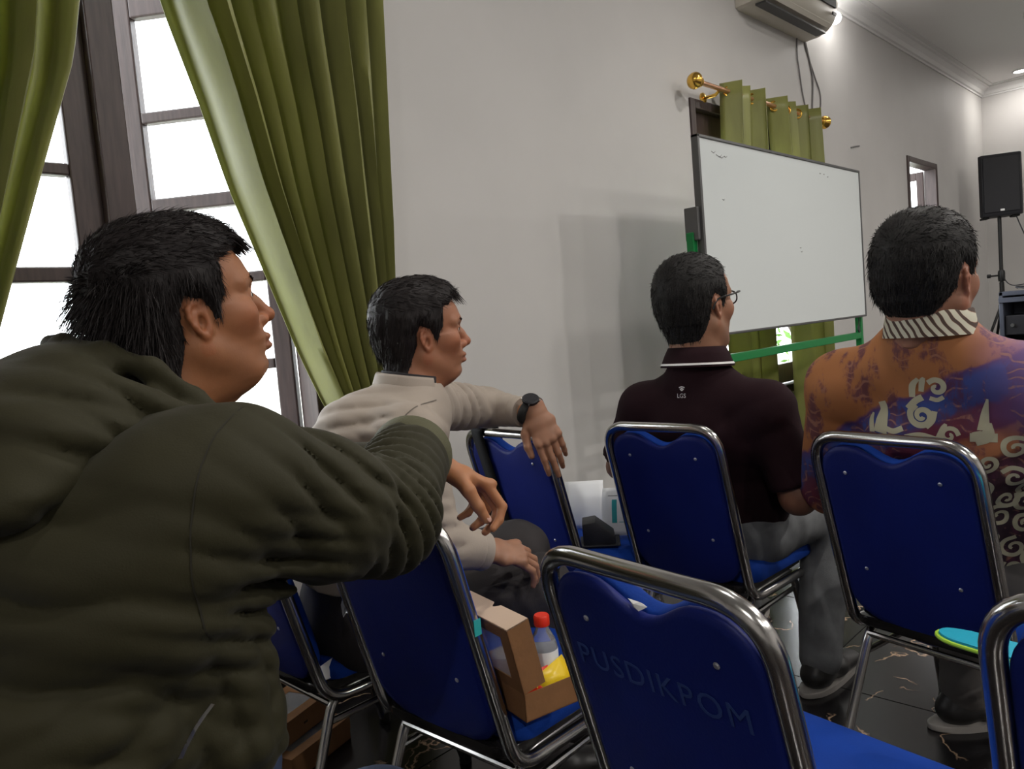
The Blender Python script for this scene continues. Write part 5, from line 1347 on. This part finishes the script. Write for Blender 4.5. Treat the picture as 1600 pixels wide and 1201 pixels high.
f = Field((1.78, 0.77, 0.5), (2.1, 1.0, 0.75), 0.006); f.chain([(1.925, 0.90, 0.70), J['elR'], (2.02, 0.93, 0.588)], [0.045, 0.044, 0.04], 0.03); V, F = f.mesh(); P3.skin(V, F, (0.24, 0.115, 0.07))
P3.finish()
f = Field((1.70, 0.74, 0.40), (2.20, 1.58, 1.06), 0.008); sd = (0, 1, 0)
f.eseg(J['pelvis'], J['waist'], 0.19, 0.14, 0.19, 0.145, sd); f.eseg(J['waist'], J['chest'], 0.19, 0.145, 0.195, 0.128, sd, 0.05); f.eseg(J['chest'], (1.907, 1.135, 0.955), 0.19, 0.125, 0.085, 0.08, sd, 0.05)
f.cone(J['shR'], J['shL'], 0.045, 0.045, 0.05)
for s in 'RL': f.cone((1.905, 1.135, 0.925), J['sh'+s], 0.05, 0.058, 0.05)
for s in 'RL':
    a, b = V3(*J['sh'+s]), V3(*J['el'+s]); e = a*0.12+b*0.88
    f.cone(a, e, 0.068, 0.066, 0.04); f.cut_local(e, b-a, 0.085)
f.ell((1.91, 1.135, 1.03), (0.062, 0.062, 0.06), 0.01, True)
f.displace(folds([((1.85, 0.98, 0.74), 0.14, (0, 0.6, 1), 0.08, 0.007), ((1.85, 1.25, 0.74), 0.14, (0, -0.5, 1), 0.08, 0.006), ((1.92, 0.92, 0.72), 0.10, (0, 0.3, 1), 0.06, 0.007)], 0.004, 8, 3.0))
sh = P3.field('polo_shirt', f, M_maroon, label='dark maroon polo shirt'); SV, SF = P3.last
ax3 = (0.06, 0, 1); fwd3 = (1, -0.12, 0); cc = V3(1.902, 1.135, 0.978)
V, F = collar_band(cc, ax3, fwd3, [(0.070, -0.01), (0.068, 0.030), (0.070, 0.042), (0.076, 0.043), (0.086, 0.022), (0.098, -0.010), (0.0985, -0.012), (0.092, -0.012), (0.074, 0.03)], 0.7, 44, 1.06); cl = P3.part('collar', V, F, M_maroon, sh)
V, F = collar_band(cc, ax3, fwd3, [(0.0952, -0.0005), (0.0965, -0.0025), (0.0978, -0.0045), (0.0984, -0.006)], 0.74, 44, 1.06); P3.part('collar_piping', V+nrm(V3(*ax3))*0.0, F, M_whitecl, cl, 'white collar stripe')
bv = bvh_of(SV, SF)
def text_decal(P, s, size, name, m, parent, origin, ux, uy, dr, bvh, off=0.0012):
    o = text_mesh(s, size, name, m, parent, Matrix.Identity(4), 0.0)
    ux, uy, dr = Vector(ux), Vector(uy), Vector(dr).normalized()
    for v in o.data.vertices:
        q = Vector(origin)+ux*v.co.x+uy*v.co.y; hit = bvh.ray_cast(q-dr*0.3, dr)
        v.co = Vector((hit[0] if hit[0] is not None else q)-dr*off)-Vector(P.b)
    return o
text_decal(P3, 'LGS', 0.017, 'shirt_logo', M_whitecl, sh, (1.80, 1.142, 0.893), (0, -1, 0), (0, 0, 1), (1, 0, 0), bv)
decal(P3, 'logo_crest', [([(-0.009, 0.004), (0, 0.006), (0.009, 0.004)], 0.003), ([(-0.006, 0.001), (0, -0.004), (0.006, 0.001)], 0.003), ([(-0.003, 0.001), (0.003, 0.001)], 0.004)], bv, M_whitecl, sh, (1.80, 1.140, 0.912), (0, -1, 0), (0, 0, 1), (1, 0, 0))
trousers(P3, J, M_greyden, (0.10, 0.078, 0.06), 0.010, name='jeans', seed=3.0); shoe(P3, J['anR'], -0.1); shoe(P3, J['anL'], 0.1)
# spectacles
def hp3(x, y, z): return M3 @ Vector((x, y, z))
bm = nb()
for s in (1, -1):
    rim = [hp3(0.108-0.010*abs(s*0.034+0.024*math.cos(a))/0.06, s*0.034+0.0255*math.cos(a), 0.018+0.0175*math.copysign(abs(math.sin(a))**0.8, math.sin(a))) for a in [2*PI*k/24 for k in range(24)]]
    tube(bm, rim, 0.0022, 6, closed=True)
tube(bm, [hp3(0.107, 0.010, 0.023), hp3(0.110, 0, 0.025), hp3(0.107, -0.010, 0.023)], 0.0022, 6)
gl = P3.bmpart('spectacle_frame', bm, M_stand)
for s in (1, -1):
    bm = nb(); tube(bm, smooth_path([hp3(0.101, s*0.060, 0.031), hp3(0.094, s*0.073, 0.031), hp3(0.05, s*0.082, 0.026), hp3(0.005, s*0.084, 0.021), hp3(-0.016, s*0.084, 0.014), hp3(-0.030, s*0.082, -0.006)], 5), 0.0026, 6); P3.bmpart('temple_arm', bm, M_stand, gl)
    bm = nb(); vs = [bm.verts.new(hp3(0.1075-0.010*abs(s*0.034+0.024*math.cos(a))/0.06, s*0.034+0.025*math.cos(a), 0.018+0.017*math.sin(a))) for a in [2*PI*k/24 for k in range(24)]]; bm.faces.new(vs); P3.bmpart('lens', bm, M_lens, gl)

# ---- man in the batik shirt
def batik():
    m = bpy.data.materials.new('batik_cotton'); m.use_nodes = True; nt = m.node_tree; b = nt.nodes['Principled BSDF']; L = nt.links.new; N = nt.nodes.new
    b.inputs['Roughness'].default_value = 0.75
    tc = N('ShaderNodeTexCoord'); sep = N('ShaderNodeSeparateXYZ')
    n = N('ShaderNodeTexNoise'); n.inputs['Scale'].default_value = 9; n.inputs['Detail'].default_value = 4; L(tc.outputs['Object'], n.inputs['Vector'])
    L(tc.outputs['Object'], sep.inputs[0])
    def math_(op, a, b_=None):
        k = N('ShaderNodeMath'); k.operation = op
        for i, v in enumerate((a, b_)):
            if v is None: continue
            if isinstance(v, (int, float)): k.inputs[i].default_value = v
            else: L(v, k.inputs[i])
        return k.outputs[0]
    # t falls across the back: z + 0.42 y, wobbling a little
    t = math_('ADD', math_('ADD', sep.outputs['Z'], math_('MULTIPLY', sep.outputs['Y'], 0.50)), math_('MULTIPLY', math_('SUBTRACT', n.outputs['Fac'], 0.5), 0.10))
    r = N('ShaderNodeValToRGB'); r.color_ramp.interpolation = 'LINEAR'
    mp = N('ShaderNodeMapRange'); mp.inputs['From Min'].default_value = 0.60; mp.inputs['From Max'].default_value = 1.12; L(t, mp.inputs['Value']); L(mp.outputs[0], r.inputs['Fac'])
    cols = [(0.0, (0.03, 0.012, 0.02)), (0.22, (0.05, 0.012, 0.02)), (0.24, (0.36, 0.13, 0.05)), (0.33, (0.33, 0.11, 0.045)), (0.35, (0.13, 0.015, 0.03)), (0.44, (0.12, 0.015, 0.04)), (0.46, (0.025, 0.04, 0.17)), (0.56, (0.03, 0.06, 0.24)), (0.60, (0.075, 0.03, 0.13)), (0.62, (0.34, 0.125, 0.038)), (1.0, (0.37, 0.14, 0.042))]
    e = r.color_ramp.elements; e[0].position, e[0].color = cols[0][0], (*cols[0][1], 1); e[1].position, e[1].color = cols[-1][0], (*cols[-1][1], 1)
    for p, c in cols[1:-1]:
        k = e.new(p); k.color = (*c, 1)
    # maroon and violet blotches
    n2 = N('ShaderNodeTexNoise'); n2.inputs['Scale'].default_value = 13; n2.inputs['Detail'].default_value = 6; n2.inputs['Roughness'].default_value = 0.65
    mp2 = N('ShaderNodeMapping'); mp2.inputs['Scale'].default_value = (1, 1.3, 0.55); L(tc.outputs['Object'], mp2.inputs[0]); L(mp2.outputs[0], n2.inputs['Vector'])
    r2 = N('ShaderNodeValToRGB'); r2.color_ramp.elements[0].position = 0.50; r2.color_ramp.elements[1].position = 0.57; L(n2.outputs['Fac'], r2.inputs['Fac'])
    mx = N('ShaderNodeMix'); mx.data_type = 'RGBA'; L(math_('MULTIPLY', r2.outputs['Color'], 0.8), mx.inputs['Factor']); L(r.outputs['Color'], mx.inputs['A']); mx.inputs['B'].default_value = (0.085, 0.018, 0.045, 1)
    # violet wash towards the right shoulder
    r3 = N('ShaderNodeMapRange'); r3.inputs['From Min'].default_value = -0.06; r3.inputs['From Max'].default_value = -0.17; L(sep.outputs['Y'], r3.inputs['Value'])
    zt = N('ShaderNodeMapRange'); zt.inputs['From Min'].default_value = 0.80; zt.inputs['From Max'].default_value = 0.86; L(sep.outputs['Z'], zt.inputs['Value'])
    mx2 = N('ShaderNodeMix'); mx2.data_type = 'RGBA'; L(math_('MULTIPLY', math_('MULTIPLY', r3.outputs[0], zt.outputs[0]), math_('ADD', math_('MULTIPLY', n.outputs['Fac'], 0.9), 0.15)), mx2.inputs['Factor']); L(mx.outputs['Result'], mx2.inputs['A']); mx2.inputs['B'].default_value = (0.15, 0.09, 0.26, 1)
    # fine swirling linework of the print
    v = N('ShaderNodeTexWave'); v.wave_type = 'RINGS'; v.inputs['Scale'].default_value = 14; v.inputs['Distortion'].default_value = 14; v.inputs['Detail'].default_value = 1.5; v.inputs['Detail Scale'].default_value = 1.2; L(tc.outputs['Object'], v.inputs['Vector'])
    r4 = N('ShaderNodeValToRGB'); r4.color_ramp.elements[0].position = 0.86; r4.color_ramp.elements[1].position = 0.95; L(v.outputs['Fac'], r4.inputs['Fac'])
    mx3 = N('ShaderNodeMix'); mx3.data_type = 'RGBA'; L(math_('MULTIPLY', math_('MULTIPLY', r4.outputs['Color'], r2.outputs['Color']), 0.5), mx3.inputs['Factor']); L(mx2.outputs['Result'], mx3.inputs['A']); mx3.inputs['B'].default_value = (0.42, 0.20, 0.11, 1)
    L(mx3.outputs['Result'], b.inputs['Base Color']); return m
M_batik = batik()
M_cream = mat('cream_wax_print', (0.45, 0.42, 0.29), 0.75)
def striped():
    m = bpy.data.materials.new('cream_striped_collar'); m.use_nodes = True; nt = m.node_tree; b = nt.nodes['Principled BSDF']; L = nt.links.new
    tc = nt.nodes.new('ShaderNodeTexCoord'); mp = nt.nodes.new('ShaderNodeMapping'); mp.inputs['Rotation'].default_value = (0.6, 0, 0)
    wv = nt.nodes.new('ShaderNodeTexWave'); wv.bands_direction = 'Y'; wv.inputs['Scale'].default_value = 24; wv.inputs['Distortion'].default_value = 2.5; wv.inputs['Detail'].default_value = 1
    r = nt.nodes.new('ShaderNodeValToRGB'); e = r.color_ramp.elements; e[0].position = 0.25; e[0].color = (0.06, 0.035, 0.025, 1); e[1].position = 0.42; e[1].color = (0.55, 0.53, 0.42, 1); k = e.new(0.33); k.color = (0.30, 0.13, 0.07, 1)
    L(tc.outputs['Object'], mp.inputs[0]); L(mp.outputs[0], wv.inputs['Vector']); L(wv.outputs['Fac'], r.inputs['Fac']); L(r.outputs['Color'], b.inputs['Base Color']); b.inputs['Roughness'].default_value = 0.8
    return m
M_strip = striped()
J = dict(pelvis=(2.05, 0.49, 0.47), waist=(2.01, 0.495, 0.60), chest=(1.90, 0.512, 0.79), neck=(1.815, 0.515, 1.01), shR=(1.83, 0.315, 0.915), shL=(1.85, 0.715, 0.915),
         elR=(1.88, 0.245, 0.64), wrR=(2.10, 0.36, 0.60), elL=(1.93, 0.79, 0.65), wrL=(2.14, 0.67, 0.60),
         hipR=(1.96, 0.41, 0.475), hipL=(1.97, 0.59, 0.475), knR=(2.33, 0.33, 0.475), knL=(2.36, 0.58, 0.475), anR=(2.30, 0.36, 0.09), anL=(2.13, 0.555, 0.10))
P4 = Person('person', 'man in colourful batik shirt with a striped stand collar, seen from behind on the right', (1.955, 0.50, 0))
M4 = headM((1.800, 0.512, 1.140), -0.20, -0.02, 0.03, 1.08)
hp = [(x, z) for x, z in HAIRPOLY]; hp[13:16] = [(-0.046, -0.035), (-0.060, -0.062), (-0.15, -0.066)]
hair4 = dict(poly=hp, side=0.006, top=0.013, back=0.004, n=9000, len=0.012, lift=0.15, mess=0.25, lump=0.0012, seed=4, w=1.2)
P4.head(0.003, M4, (1.835, 0.512, 0.96), dict(jaw=1.08, neck=0.90, beard=0.15, chinfat=1), hair4, (0.28, 0.13, 0.08), M_hairg)
body_core(P4, J, (0.30, 0.15, 0.09))
for s, d in (('R', (0.85, 0.4, -0.1)), ('L', (0.85, -0.4, -0.1))):
    P4.hand(0.0035, frameM(J['wr'+s], d, (0, 0, 1)), (0.33, 0.165, 0.10), [0.3]*4, [((0.7, 0.6, -0.2), 0.04), ((0.9, 0.2, -0.2), 0.032), ((0.9, 0.1, -0.2), 0.026)], 1 if s == 'R' else -1, 0.14)
P4.finish()
f = Field((1.62, 0.10, 0.36), (2.20, 0.95, 1.08), 0.008); sd = V3(*J['shL'])-V3(*J['shR'])
f.eseg(V3(2.05, 0.49, 0.43), J['waist'], 0.21, 0.16, 0.205, 0.16, sd); f.eseg(J['waist'], J['chest'], 0.205, 0.16, 0.215, 0.138, sd, 0.05); f.eseg(J['chest'], (1.82, 0.515, 1.015), 0.21, 0.135, 0.085, 0.08, sd, 0.05)
f.cone(J['shR'], J['shL'], 0.05, 0.05, 0.05)
for s in 'RL': f.cone((1.825, 0.515, 0.998), J['sh'+s], 0.07, 0.068, 0.05)
for s in 'RL':
    f.cone(J['sh'+s], J['el'+s], 0.080, 0.072, 0.04); e = V3(*J['wr'+s])*0.85+V3(*J['el'+s])*0.15; f.cone(J['el'+s], e, 0.066, 0.052, 0.03); f.cut_local(e, V3(*J['wr'+s])-V3(*J['el'+s]), 0.07)
f.ell((1.815, 0.512, 1.10), (0.066, 0.066, 0.06), 0.01, True)
f.displace(folds([((1.75, 0.62, 0.80), 0.14, (0, -0.6, 1), 0.08, 0.006), ((1.75, 0.42, 0.74), 0.14, (0, 0.5, 1), 0.08, 0.006), ((1.80, 0.28, 0.66), 0.14, (0.3, 0.3, 1), 0.07, 0.007)], 0.004, 8, 6.0))
sh = P4.field('batik_shirt', f, M_batik, label='batik shirt in orange, maroon, blue and violet'); SV, SF = P4.last
ax4 = (0.02, 0, 1); fw4 = (1, -0.18, 0); cc = V3(1.808, 0.510, 1.052)
V, F = collar_band(cc, ax4, fw4, [(0.093, -0.026), (0.088, 0.006), (0.084, 0.026), (0.0815, 0.028), (0.080, 0.022), (0.082, -0.02)], 0.5, 44, 1.0); P4.part('stand_collar', V, F, M_strip, sh, 'cream stand collar with brown slanting stripes')
bv = bvh_of(SV, SF)
def spiral(cx, cy, r, turns, w_, s=1, a0=0.0, n=None):
    n = n or int(turns*7)+3; return ([(cx+s*r*(1-0.85*k/(n-1))*math.cos(a0+turns*2*PI*k/(n-1)), cy+r*(1-0.85*k/(n-1))*math.sin(a0+turns*2*PI*k/(n-1))) for k in range(n)], [w_, w_, w_*0.8, w_*0.6])
BO, BU, BW, BD = (1.70, 0.515, 0.80), (0.15, -0.985, 0), (0, 0, 1), (0.95, 0.12, 0)
motifs = [('cloud_motif', [spiral(0.005, 0.060, 0.026, 1.6, 0.013, 1, 2.0), ([(-0.022, 0.075), (-0.006, 0.092), (0.008, 0.10)], 0.014), ([(0.012, 0.036), (0.025, 0.05), (0.030, 0.07)], 0.011)]),
          ('cloud_motif', [([(-0.012, 0.100), (-0.010, 0.125), (0.002, 0.140)], [0.012, 0.014, 0.008]), ([(0.006, 0.112), (0.010, 0.135), (0.014, 0.142)], [0.010, 0.012, 0.006])]),
          ('cloud_motif', [spiral(0.036, 0.120, 0.019, 1.15, 0.011, -1, 0.6), ([(0.022, 0.098), (0.036, 0.094), (0.048, 0.100)], 0.009)]),
          ('figure_motif', [([(-0.085, 0.018), (-0.080, 0.045), (-0.074, 0.070), (-0.078, 0.088)], [0.030, 0.026, 0.016, 0.016]), ([(-0.075, 0.030), (-0.055, 0.024), (-0.035, 0.032)], 0.012), ([(-0.104, 0.018), (-0.104, 0.045), (-0.098, 0.062)], [0.012, 0.010, 0.004])]),
          ('figure_motif', [([(0.10, 0.012), (0.122, 0.020), (0.128, 0.045)], [0.03, 0.028, 0.006]), ([(0.116, 0.030), (0.120, 0.065), (0.126, 0.095)], [0.022, 0.014, 0.004]), ([(0.092, 0.016), (0.14, 0.014)], 0.018)]),
          ('cloud_motif', [spiral(0.055, 0.020, 0.018, 1.2, 0.009), ([(0.035, 0.010), (0.045, 0.034), (0.050, 0.044)], [0.014, 0.012, 0.006])]),
          ('cloud_motif', [([(-0.03, 0.012), (0.0, 0.018), (0.03, 0.010)], 0.014)])]
for nm, st_ in motifs: decal(P4, nm, st_, bv, M_cream, sh, BO, BU, BW, BD)
rg = random.Random(11); swirls = []
for i in range(5):
    for j in range(7):
        swirls.append(spiral(-0.07+0.042*i+rg.uniform(-.008, .008), -0.43+0.048*j+rg.uniform(-.01, .01)+(0.026 if i % 2 else 0), 0.022+rg.uniform(-.004, .004), 1.4, 0.009, rg.choice((1, -1)), rg.uniform(0, 6)))
for sw in swirls: decal(P4, 'swirl_motif', [sw], bv, M_cream, sh, (1.72, 0.25, 0.90), (0.72, -0.69, 0), (0, 0, 1), (0.70, 0.71, 0))
trousers(P4, J, M_greytr, (0.10, 0.078, 0.062), 0.010, seed=5.0); shoe(P4, J['anR'], -0.1); shoe(P4, J['anL'], -0.75)
